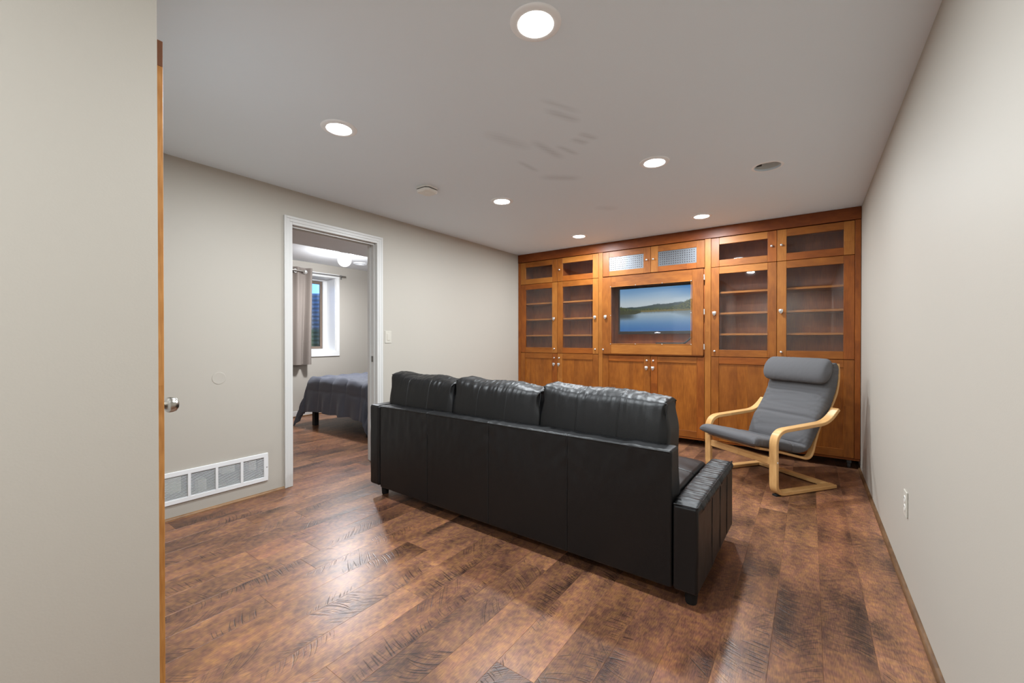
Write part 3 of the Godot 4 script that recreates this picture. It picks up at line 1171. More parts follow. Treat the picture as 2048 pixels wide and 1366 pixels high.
func outside() -> void:
	# window well of corrugated steel, gravel at its foot and the lawn around it
	var wz := -3.286
	var xw := BX - 0.34
	var well := thing("window_well", "corrugated steel window well outside the bedroom window", "window well", Vector3(xw - 0.4, 0.7, wz))
	var m := MB.new()
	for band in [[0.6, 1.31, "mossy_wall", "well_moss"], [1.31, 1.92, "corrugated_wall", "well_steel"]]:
		m = MB.new()
		for side in 2:
			var rows := []
			for i in 91:
				var y := lerpf(band[0], band[1], i / 90.0)
				var r := 0.62 + 0.005 * sin(y * TAU / 0.068) + (0.0 if side == 0 else 0.004)
				var row := []
				for j in 41:
					var a := lerpf(-PI / 2, PI / 2, j / 40.0)
					row.append(Vector3(xw - cos(a) * r * 0.9, y, wz + sin(a) * r))
				rows.append(row)
			m.grid(rows, Vector3.RIGHT if side == 0 else Vector3.LEFT)
		put(band[2], m, M[band[3]], well, -well.position)
	put("rim", bx(xw - 0.565, xw - 0.545, 1.915, 1.935, wz - 0.2, wz + 0.2, 0.004), M.well_steel, well, -well.position)
	struct("ground_gravel", bx(xw - 0.7, xw, 0.5, 0.66, wz - 0.7, wz + 0.7), M.gravel)
	m = MB.new()
	m.box(Vector3(-40, 1.55, -40), Vector3(xw - 0.575, 1.82, 30), 0.0)
	m.box(Vector3(xw - 0.575, 1.55, -40), Vector3(xw, 1.82, wz - 0.63), 0.0)
	m.box(Vector3(xw - 0.575, 1.55, wz + 0.63), Vector3(xw, 1.82, 30), 0.0)
	struct("ground", m, M.grass)
	struct("wall_outside", bx(xw - 0.02, xw, H, 5.0, -6.0, 2.0), M.siding)


# ---------------------------------------------------------------- fittings
func ceiling_things() -> void:
	var names := [
		"recessed round ceiling light nearest the camera, above the bare floor", "recessed round ceiling light near the wall with the bedroom doorway, before the smoke alarm",
		"recessed round ceiling light above the sofa, beside the open speaker hole", "recessed round ceiling light above the sofa, just past the smoke alarm",
		"recessed round ceiling light in front of the television cabinet's glass shelves, near the armchair", "recessed round ceiling light by the cabinet with the narrow shelves, farthest from the camera", "recessed round ceiling light over the passage behind the camera"]
	var at := [Vector2(-0.818, -1.287), Vector2(-2.1, -1.297), Vector2(-0.826, -2.746), Vector2(-2.096, -2.773), Vector2(-0.827, -4.204), Vector2(-2.102, -4.215), Vector2(-0.52, 0.85)]
	var ring := MB.new().lathe([Vector2(0.062, -0.002), Vector2(0.066, -0.0075), Vector2(0.074, -0.009), Vector2(0.088, -0.006), Vector2(0.093, -0.003), Vector2(0.094, 0.0)], 48).mesh()
	var lens := MB.new().lathe([Vector2(0.0, -0.0135), Vector2(0.03, -0.0125), Vector2(0.052, -0.009), Vector2(0.063, -0.003), Vector2(0.063, 0.0)], 48).mesh()
	var proto: Node3D
	for i in 7:
		var o: Node3D
		if i == 0:
			o = thing("ceiling_light", names[0], "ceiling light", Vector3(), "round recessed ceiling lights")
			put("trim_ring", ring, M.lamp_trim, o)
			put("lens", lens, M.led_lens, o)
			var l := AreaLight3D.new()
			l.name = "lamp_light"
			o.add_child(l)
			l.position = Vector3(0, -0.016, 0)
			l.rotation = Vector3(-PI / 2, 0, 0)
			l.area_size = Vector2(0.09, 0.09)
			l.light_color = Color(0.95, 0.98, 1.0)
			l.light_energy = 3.1
			l.area_range = 12.0
			l.shadow_enabled = true
			proto = o
		else:
			o = proto.duplicate()
			o.name = numbered("ceiling_light", self)
			add_child(o, true)
			o.set_meta("label", names[i])
		o.position = Vector3(at[i].x, H, at[i].y)
		if i == 6:
			o.get_node("lamp_light").light_energy *= 1.6

	# open speaker hole
	var s := thing("speaker_recess", "open round ceiling recess without its cover, loose wires and bracket inside", "ceiling recess", Vector3(-0.232, H, -3.26))
	put("trim_ring", MB.new().lathe([Vector2(0.078, -0.001), Vector2(0.082, -0.003), Vector2(0.09, -0.002), Vector2(0.094, 0.0)], 40), M.lamp_trim, s)
	put("can", MB.new().lathe([Vector2(0.0, 0.088), Vector2(0.085, 0.088), Vector2(0.085, 0.0)].map(func(p): return p), 36), M.dark_can, s)
	var inner := MB.new()
	for k in 36:
		var a := TAU * k / 36
		var b := TAU * (k + 1) / 36
		var da := Vector3(cos(a), 0, sin(a))
		var db := Vector3(cos(b), 0, sin(b))
		inner.tri(da * 0.084 + Vector3(0, 0.013, 0), db * 0.084 + Vector3(0, 0.013, 0), db * 0.08 + Vector3(0, 0.085, 0), -da, -db, -db)
		inner.tri(da * 0.084 + Vector3(0, 0.013, 0), db * 0.08 + Vector3(0, 0.085, 0), da * 0.08 + Vector3(0, 0.085, 0), -da, -db, -da)
		inner.tri(Vector3(0, 0.085, 0), da * 0.08 + Vector3(0, 0.085, 0), db * 0.08 + Vector3(0, 0.085, 0), Vector3.DOWN, Vector3.DOWN, Vector3.DOWN)
	put("liner", inner, M.galvanised, s)
	put("bracket", bx(-0.05, 0.06, 0.03, 0.036, -0.014, 0.014, 0.001), M.plastic_white, s)
	put("junction_box", bx(-0.07, -0.035, 0.02, 0.07, -0.03, 0.01, 0.003), M.rubber, s)
	put("wire", MB.new().tube(curve([Vector3(-0.03, 0.05, 0.0), Vector3(0.0, 0.02, 0.02), Vector3(0.03, 0.03, 0.0), Vector3(0.05, 0.06, -0.03)]), 0.004, 8), M.plastic_white, s)

	# smoke alarm
	var a := thing("smoke_alarm", "white square smoke alarm with cut corners on the ceiling", "smoke alarm", Vector3(-2.385, H, -2.205))
	var oct := func(hw: float, cut: float, y: float) -> Array:
		return [Vector3(-hw + cut, y, -hw), Vector3(hw - cut, y, -hw), Vector3(hw, y, -hw + cut), Vector3(hw, y, hw - cut), Vector3(hw - cut, y, hw), Vector3(-hw + cut, y, hw), Vector3(-hw, y, hw - cut), Vector3(-hw, y, -hw + cut)]
	var build := func(levels: Array) -> MB:
		var m := MB.new()
		for i in levels.size() - 1:
			for k in 8:
				var p: Vector3 = levels[i][k]
				var q: Vector3 = levels[i][(k + 1) % 8]
				var r: Vector3 = levels[i + 1][(k + 1) % 8]
				var t: Vector3 = levels[i + 1][k]
				var nn := (q - p).cross(t - p).normalized()
				if nn.dot(Vector3(p.x + q.x, 0, p.z + q.z)) < 0:
					nn = -nn
				m.quad(p, q, r, t, nn)
		var last: Array = levels[-1]
		for k in range(1, 7):
			m.tri(last[0], last[k], last[k + 1], Vector3.DOWN, Vector3.DOWN, Vector3.DOWN)
		return m
	put("base", build.call([oct.call(0.066, 0.022, 0.0), oct.call(0.066, 0.022, -0.012)]), M.plastic_white, a)
	put("gap", build.call([oct.call(0.058, 0.02, -0.012), oct.call(0.058, 0.02, -0.02)]), M.duct_dark, a)
	put("cover", build.call([oct.call(0.067, 0.024, -0.02), oct.call(0.066, 0.024, -0.03), oct.call(0.056, 0.021, -0.038)]), M.plastic_white, a)
	put("test_button", MB.new().lathe([Vector2(0.02, -0.038), Vector2(0.019, -0.041), Vector2(0.0, -0.042)], 24), M.plastic_white, a)


func wall_things() -> void:
	# return-air grille
	var v := thing("wall_vent", "white metal return-air grille low on the wall near the open door", "vent", Vector3(XL, 0.097, -1.03))
	var off := -v.position
	var zs := [-1.407, -1.254, -1.102, -0.948, -0.795]
	var fr := MB.new()
	var xa := XL
	var xb := XL + 0.012
	fr.box(Vector3(xa, 0.272, -1.437), Vector3(xb, 0.302, -0.622), 0.003)
	fr.box(Vector3(xa, 0.097, -1.437), Vector3(xb, 0.127, -0.622), 0.003)
	put("frame", fr, M.vent_paint, v, off)
	var bars := [-1.437, -1.407, -1.271, -1.254, -1.117, -1.102, -0.964, -0.948, -0.811, -0.795, -0.658, -0.622]
	for k in range(0, bars.size(), 2):
		put("bar", bx(xa, xb - 0.0005, 0.125, 0.274, bars[k], bars[k + 1], 0.001), M.vent_paint, v, off)
	var sm := MB.new()
	sm.x = Transform3D(Basis(Vector3.FORWARD, 0.10), Vector3.ZERO)
	sm.box(Vector3(-0.005, -0.0008, -0.0695), Vector3(0.005, 0.0008, 0.0695), 0.0)
	var slat := sm.mesh()
	for z in zs:
		var pn := sub("louver", v, Vector3(0, 0, 0))
		for k in 18:
			put("slat", slat, M.vent_paint, pn, off + Vector3(XL + 0.002, 0.131 + k * 0.0081, z + 0.0685))
	for z in [-1.427, -0.632]:
		var sc := MB.new()
		sc.x = Transform3D(Basis(Vector3.FORWARD, PI / 2), Vector3(XL + 0.012, 0.197, z))
		sc.lathe([Vector2(0.004, 0), Vector2(0.003, 0.0015), Vector2(0, 0.002)], 12)
		put("screw", sc, M.steel_dull, v, off)
	put("cavity", bx(XL - 0.118, XL - 0.112, 0.113, 0.289, -1.419, -0.641), M.duct_grey, v, off)
	for q in [[-1.38, -1.33, 0.18, 0.289], [-1.24, -1.16, 0.2, 0.289], [-1.07, -1.02, 0.113, 0.2], [-0.93, -0.84, 0.15, 0.289]]:
		put("duct", bx(XL - 0.11, XL - 0.05, q[2], q[3], q[0], q[1], 0.004), M.plastic_white, v, off)
	for q in [[-1.39, -1.2, 0.113, 0.16], [-1.0, -0.9, 0.17, 0.21]]:
		put("dark_gap", bx(XL - 0.111, XL - 0.07, q[2], q[3], q[0], q[1], 0.004), M.duct_dark, v, off)

	# blank round cover
	var c := MB.new()
	c.x = Transform3D(Basis(Vector3.FORWARD, PI / 2), Vector3.ZERO)
	c.lathe([Vector2(0.042, 0), Vector2(0.0415, 0.0014), Vector2(0.039, 0.0022), Vector2(0.034, 0.0016), Vector2(0.0, 0.0018)], 40)
	var cp := put("cover_plate", c, M.wall_paint, self, Vector3(XL, 0.877, -1.127))
	tag(cp, "round blank cover plate painted like the wall above the grille", "cover plate")

	# switch by the doorway
	var s := thing("light_switch", "ivory rocker light switch on the wall beside the bedroom doorway", "light switch", Vector3(XL, 1.164, -2.522))
	put("plate", bx(0, 0.005, -0.058, 0.058, -0.036, 0.036, 0.002), M.plastic_ivory, s)
	put("rocker", bx(0.004, 0.009, -0.033, 0.033, -0.0165, 0.0165, 0.002), M.plastic_ivory, s)
	put("screw", bx(0.0045, 0.006, 0.044, 0.048, -0.002, 0.002, 0.0005), M.plastic_ivory, s)

	# outlet low on the wall beside the camera
	var o := thing("outlet", "white wall outlet low on the long bare wall", "outlet", Vector3(XR, 0.388, -2.60))
	put("plate", bx(-0.007, 0, -0.058, 0.058, -0.036, 0.036, 0.003), M.plastic_ivory, o)
	for y in [-0.02, 0.02]:
		var r := MB.new()
		r.x = Transform3D(Basis(Vector3.FORWARD, -PI / 2), Vector3(-0.0065, y, 0))
		r.lathe([Vector2(0.0165, 0), Vector2(0.016, 0.002), Vector2(0, 0.0022)], 24)
		var rc := put("receptacle", r, M.plastic_white, o)
		for z in [-0.006, 0.006]:
			put("slot", bx(-0.0092, -0.0085, y + 0.001, y + 0.008, z - 0.001, z + 0.001), M.duct_dark, rc)


# ---------------------------------------------------------------- built-in cabinets
func shield() -> ArrayMesh:
	# shield-shaped pull on a short stem, facing +z
	var m := MB.new()
	var pts := [Vector2(-0.017, 0.017), Vector2(0.0, 0.020), Vector2(0.017, 0.017), Vector2(0.0175, 0.0), Vector2(0.011, -0.014), Vector2(0.0, -0.025), Vector2(-0.011, -0.014), Vector2(-0.0175, 0.0)]
	var top := Vector3(0, 0.004, 0.031)
	for k in 8:
		var a: Vector2 = pts[k]
		var b: Vector2 = pts[(k + 1) % 8]
		var A := Vector3(a.x, a.y, 0.022)
		var B := Vector3(b.x, b.y, 0.022)
		var nn := (B - A).cross(top - A).normalized()
		if nn.z < 0:
			nn = -nn
		m.tri(A, B, top, nn, nn, nn)
		var o := Vector3(a.x + b.x, a.y + b.y, 0).normalized()
		m.quad(A, B, B - Vector3(0, 0, 0.006), A - Vector3(0, 0, 0.006), o)
		m.tri(A - Vector3(0, 0, 0.006), B - Vector3(0, 0, 0.006), Vector3(0, 0, 0.014), Vector3.BACK * -1, Vector3.BACK * -1, Vector3.BACK * -1)
	m.tube([Vector3(0, 0, 0), Vector3(0, 0, 0.016)], 0.006, 12)
	return m.mesh()


func button() -> ArrayMesh:
	var m := MB.new()
	m.x = Transform3D(Basis(Vector3.RIGHT, PI / 2), Vector3.ZERO)
	m.lathe([Vector2(0.0, 0.0), Vector2(0.006, 0), Vector2(0.006, 0.006), Vector2(0.0105, 0.009), Vector2(0.011, 0.013), Vector2(0.008, 0.0175), Vector2(0.0, 0.019)], 20, 0.5)
	return m.mesh()


func perforated(w: float, h: float, nx: int, ny: int, mx: float, my: float) -> MB:
	# sheet with real round holes, centred on the origin, facing +z
	var m := MB.new()
	var x0 := -w / 2 + mx
	var y0 := -h / 2 + my
	var cx := (w - 2 * mx) / nx
	var cy := (h - 2 * my) / ny
	for f: float in [1.0, -1.0]:
		var z := 0.001 * f
		var nn := Vector3(0, 0, f)
		for q in [[-w / 2, -h / 2, w / 2, y0], [-w / 2, -y0, w / 2, h / 2], [-w / 2, y0, x0, -y0], [-x0, y0, w / 2, -y0]]:
			m.quad(Vector3(q[0], q[1], z), Vector3(q[2], q[1], z), Vector3(q[2], q[3], z), Vector3(q[0], q[3], z), nn, [Vector2(q[0], q[1]), Vector2(q[2], q[1]), Vector2(q[2], q[3]), Vector2(q[0], q[3])])
		for i in nx:
			for j in ny:
				var c := Vector2(x0 + (i + 0.5) * cx, y0 + (j + 0.5) * cy)
				for k in 8:
					var a0 := TAU * k / 8
					var a1 := TAU * (k + 1) / 8
					var p := []
					for a: float in [a0, a1]:
						var d := Vector2(cos(a), sin(a))
						var s := minf(cx / 2 / maxf(absf(d.x), 1e-6), cy / 2 / maxf(absf(d.y), 1e-6))
						if k % 2 == 0 and a == a1 or k % 2 == 1 and a == a0:
							p.append(c + Vector2(signf(d.x) * cx / 2, signf(d.y) * cy / 2))
						else:
							p.append(c + d * s)
						p.append(c + d * 0.0047)
					m.quad(Vector3(p[0].x, p[0].y, z), Vector3(p[2].x, p[2].y, z), Vector3(p[3].x, p[3].y, z), Vector3(p[1].x, p[1].y, z), nn, [p[0], p[2], p[3], p[1]])
	return m


var pull_mesh: ArrayMesh
var button_mesh: ArrayMesh


func rnd_uv() -> Vector2:
	return Vector2(rng.randf() * 3.0, rng.randf() * 3.0)


func tone() -> Material:
	var k := rng.randf()
	return M.cherry if k < 0.5 else M.cherry_pale if k < 0.75 else M.cherry_deep


func uvwood(m: MB) -> MB:
	# metres to texture: 1.6 m along the grain, 0.8 m across
	for i in m.t.size():
		m.t[i] = Vector2(m.t[i].x / 1.6, m.t[i].y / 0.8)
	return m


func cab_door(parent: Node, off: Vector3, called: String, x0: float, x1: float, y0: float, y1: float, z: float, th: float, sw: float, rt: float, rb: float, fill: String, hinge := "") -> Node3D:
	var d := sub(called, parent, off)
	var g := 0.0016
	x0 += g
	x1 -= g
	y0 += g
	y1 -= g
	put("stile", uvwood(bx(x0, x0 + sw, y0, y1, z - th, z, 0.002, 1, rnd_uv())), tone(), d)
	put("stile", uvwood(bx(x1 - sw, x1, y0, y1, z - th, z, 0.002, 1, rnd_uv())), tone(), d)
	put("rail", uvwood(bx(x0 + sw, x1 - sw, y1 - rt, y1, z - th, z - 0.0006, 0.002, 0, rnd_uv())), tone(), d)
	put("rail", uvwood(bx(x0 + sw, x1 - sw, y0, y0 + rb, z - th, z - 0.0006, 0.002, 0, rnd_uv())), tone(), d)
	var a := x0 + sw
	var b := x1 - sw
	var c := y0 + rb
	var e := y1 - rt
	if fill == "glass":
		put("pane", bx(a - 0.004, b + 0.004, c - 0.004, e + 0.004, z - 0.0135, z - 0.0105), M.glass, d)
	elif fill == "panel":
		var cuts := [a - 0.005, lerpf(a, b, rng.randf_range(0.26, 0.4)), lerpf(a, b, rng.randf_range(0.6, 0.75)), b + 0.005]
		for k in 3:
			var tn: Material = M.cherry_panel if rng.randf() < 0.6 else M.cherry
			put("panel_board", uvwood(bx(cuts[k] + 0.0002, cuts[k + 1] - 0.0002, c - 0.005, e + 0.005, z - 0.016, z - 0.0095, 0.0004, 1, rnd_uv())), tn, d)
	elif fill == "perforated":
		var p := perforated(b - a + 0.006, e - c + 0.006, 16, 6, 0.016, 0.012)
		put("perforated_sheet", p, M.aluminium, d, Vector3((a + b) / 2, (c + e) / 2, z - 0.007))
	return d


func pull(d: Node3D, x: float, y: float, z: float) -> void:
	put("pull", pull_mesh, M.chrome, d, Vector3(x, y, z))


func knob(d: Node3D, x: float, y: float, z: float) -> void:
	put("button_knob", button_mesh, M.chrome, d, Vector3(x, y, z))


func cabinets() -> void:
	pull_mesh = shield()
	button_mesh = button()
	rng.seed = 42
	var th := 0.021
	var lows := 0.094
	var units := [
		[-3.266, -2.027, [-3.224, -2.653, -2.081], "tall cherry bookcase with narrow glass doors in the corner by the long wall", [[-3.266, -3.224], [-2.081, -2.027]]],
		[-2.027, -0.892, [-2.027, -1.454, -0.892], "cherry television cabinet with perforated metal doors above and panelled doors below", []],
		[-0.892, 0.363, [-0.832, -0.255, 0.321], "tall cherry bookcase with wide glass doors behind the grey armchair", [[-0.892, -0.832], [0.321, 0.363]]]]
	for u in 3:
		var q: Array = units[u]
		var x0: float = q[0]
		var x1: float = q[1]
		var o := thing("cabinet", q[3], "cabinet", Vector3((x0 + x1) / 2, 0, ZC - 0.18))
		var off := -o.position
		var cs: Array = q[2]
		var zi := ZC - th - 0.002
		var zb := ZB + 0.004
		# carcass
		put("side", uvwood(bx(x0 + 0.001, x0 + 0.02, 0.076, 2.186, zb, zi, 0.0, 1, rnd_uv())), M.cherry_inside, o, off)
		put("side", uvwood(bx(x1 - 0.02, x1 - 0.001, 0.076, 2.186, zb, zi, 0.0, 1, rnd_uv())), M.cherry_inside, o, off)
		put("back", uvwood(bx(x0 + 0.02, x1 - 0.02, 0.076, 2.186, zb, zb + 0.008, 0.0, 1, rnd_uv())), M.cherry_inside, o, off)
		for y in [[0.076, 0.096], [0.958, 0.978], [1.872, 1.892], [2.168, 2.186]]:
			put("deck", uvwood(bx(x0 + 0.02, x1 - 0.02, y[0], y[1], zb + 0.008, zi, 0.0, 0, rnd_uv())), M.cherry_inside, o, off)
		put("base_strip", uvwood(bx(x0 + 0.003, x1 - 0.003, 0.074, 0.0925, ZC - 0.035, ZC - 0.010, 0.002, 0, rnd_uv())), M.cherry_deep, o, off)
		for s in q[4]:
			put("face_stile", uvwood(bx(s[0] + 0.0008, s[1] - 0.0008, lows, 2.188, zi - 0.01, ZC, 0.002, 1, rnd_uv())), tone(), o, off)
		for cx in [x0 + 0.12, x1 - 0.075]:
			var ca := sub("caster", o, off + Vector3(cx, 0, ZC - (0.05 if u == 2 and cx > 0 else 0.2)))
			put("wheel", MB.new().tube([Vector3(-0.011, 0.024, 0), Vector3(0.011, 0.024, 0)], 0.024, 20), M.duct_dark, ca)
			put("fork", bx(-0.017, 0.017, 0.045, 0.076, -0.015, 0.02, 0.003), M.duct_grey, ca)
		# doors
		for k in 2:
			var a: float = cs[k]
			var b: float = cs[k + 1]
			var inner: float = b - 0.043 if k == 0 else a + 0.036
			if u == 1:
				var pf := cab_door(o, off, "upper_door", a, b, 1.892, 2.186, ZC, th, 0.079, 0.068, 0.06, "perforated")
				knob(pf, b - 0.043 if k == 0 else a + 0.03, 2.04, ZC)
			else:
				var sd := cab_door(o, off, "upper_door", a, b, 1.886, 2.186, ZC, th, 0.075, 0.069, 0.068, "glass")
				if not (u == 0 and k == 0):
					knob(sd, inner, 2.038, ZC)
				var gd := cab_door(o, off, "glass_door", a, b, 0.963, 1.885, ZC, th, 0.075, 0.069, 0.07, "glass")
				var kx: float = b - 0.042 if u == 0 else a + 0.034
				pull(gd, kx, 1.409, ZC)
				knob(gd, kx + 0.002, 1.02, ZC)
				for y in [1.624, 1.408, 1.192]:
					put("shelf", uvwood(bx(a + (0.004 if k == 1 else 0.0), b - (0.012 if k == 0 else 0.0), y - 0.01, y + 0.01, zb + 0.01, ZC - 0.055, 0.002, 0, rnd_uv())), M.cherry_pale, o, off)
			var ld := cab_door(o, off, "lower_door", a, b, lows, 0.960 if u != 1 else 0.955, ZC, th, 0.074, 0.068, 0.07, "panel")
			var lx: float = b - 0.042 if k == 0 else a + 0.03
			pull(ld, lx, 0.818, ZC)
			knob(ld, lx + 0.003, 0.902, ZC)
		if u != 1:
			put("partition", uvwood(bx(cs[1] - 0.009, cs[1] + 0.009, 0.978, 2.168, zb + 0.008, zi, 0.0, 1, rnd_uv())), M.cherry_inside, o, off)
		else:
			# the single glazed door in front of the television stands proud of the rest
			var zf := ZC + 0.022
			var td := cab_door(o, off, "television_door", -2.026, -0.898, 0.972, 1.882, zf, 0.023, 0.112, 0.119, 0.117, "glass")
			put("bottom_lip", uvwood(bx(-2.02, -0.902, 0.962, 0.9715, ZC + 0.001, zf - 0.006, 0.002, 0)), M.cherry_deep, td)
			var bead := MB.new()
			for r in [[-1.917, -1.019, 1.086, 1.092], [-1.917, -1.019, 1.758, 1.764], [-1.919, -1.913, 1.086, 1.764], [-1.023, -1.017, 1.086, 1.764]]:
				bead.box(Vector3(r[0], r[2], zf - 0.001), Vector3(r[1], r[3], zf + 0.003), 0.001)
			put("bead", bead, M.cherry_pale, td)
			for p in [[-1.917, 1.088], [-1.618, 1.088], [-1.32, 1.088], [-1.02, 1.088], [-1.618, 1.762], [-1.32, 1.762], [-1.917, 1.425], [-1.02, 1.425], [-1.917, 1.762], [-1.02, 1.762]]:
				var sc := MB.new()
				sc.x = Transform3D(Basis(Vector3.RIGHT, PI / 2), Vector3(p[0], p[1], zf + 0.003))
				sc.lathe([Vector2(0.005, 0), Vector2(0.004, 0.002), Vector2(0, 0.003)], 10)
				put("screw", sc, M.chrome, td)
			pull(td, -1.978, 1.408, zf)
			knob(td, -2.008, 1.02, zf)
			for y in [1.79, 1.43, 1.065]:
				put("hinge", MB.new().tube([Vector3(-0.8915, y - 0.028, zf - 0.002), Vector3(-0.8925, y + 0.028, zf - 0.002)], 0.006, 12), M.chrome, td)
			put("television_shelf", uvwood(bx(-2.005, -0.914, 1.052, 1.072, zb + 0.01, zi - 0.002, 0.001, 0)), M.cherry_inside, o, off)
	var cb := put("crown_board", uvwood(bx(-3.266, 0.363, 2.1905, 2.2985, ZC - 0.36, ZC + 0.006, 0.002, 0)), M.cherry_crown)
	tag(cb, "long dark cherry board between the cabinets and the ceiling", "crown board")


func television() -> void:
	var z := -4.9
	var t := thing("television", "flat television showing a lake with wooded hills behind the glazed cabinet door", "television", Vector3(-1.435, 1.072, z - 0.03))
	var off := -t.position
	put("body", bx(-1.908, -0.962, 1.204, 1.766, z - 0.05, z - 0.004, 0.006), M.tv_plastic, t, off)
	for r in [[-1.908, -0.962, 1.750, 1.766], [-1.908, -0.962, 1.204, 1.238], [-1.908, -1.890, 1.238, 1.750], [-0.980, -0.962, 1.238, 1.750]]:
		put("bezel", bx(r[0], r[1], r[2], r[3], z - 0.004, z + 0.004, 0.002), M.tv_plastic, t, off)
	var s := MB.new()
	s.quad(Vector3(-1.890, 1.750, z - 0.0035), Vector3(-0.980, 1.750, z - 0.0035), Vector3(-0.980, 1.238, z - 0.0035), Vector3(-1.890, 1.238, z - 0.0035), Vector3.BACK)
	put("screen", s, M.tv_screen, t, off)
	var em := MB.new()
	em.box(Vector3(-1.468, 1.214, z + 0.004), Vector3(-1.402, 1.221, z + 0.006), 0.001)
	em.box(Vector3(-1.452, 1.221, z + 0.004), Vector3(-1.424, 1.227, z + 0.006), 0.001)
	put("emblem", em, M.emblem, t, off)
	put("wall_bracket", bx(-1.55, -1.32, 1.36, 1.6, z - 0.15, z - 0.05, 0.004), M.tv_plastic, t, off)
	var l := AreaLight3D.new()
	l.name = "screen_light"
	t.add_child(l)
	l.position = Vector3(0, 0.42, 0.035)
	l.rotation = Vector3(0, PI, 0)
	l.area_size = Vector2(0.9, 0.5)
	l.light_color = Color(0.75, 0.87, 1.0)
	l.light_energy = 0.05
	l.shadow_enabled = true
	l.area_range = 8.0
	var b := thing("media_box", "flat black media box on the shelf below the television", "media box", Vector3(-1.27, 1.072, -4.775))
	put("case", bx(-0.14, 0.16, 0, 0.034, -0.05, 0.04, 0.004), M.box_black, b)
	put("front_light", bx(0.02, 0.026, 0.012, 0.018, 0.04, 0.042, 0.0), M.emblem, b)
	var c := put("cable", MB.new().tube(curve([Vector3(-1.13, 1.09, -4.79), Vector3(-1.09, 1.12, -4.80), Vector3(-1.05, 1.16, -4.83), Vector3(-0.985, 1.19, -4.88), Vector3(-0.955, 1.196, -4.95)]), 0.009, 8), M.rubber)
	tag(c, "thick black cable rising from the media box to the television", "cable")
	var p := put("booklet", bx(-1.78, -1.56, 1.072, 1.082, -4.80, -4.735, 0.001), M.paper)
	tag(p, "cream paper booklet lying on the shelf below the television", "booklet")


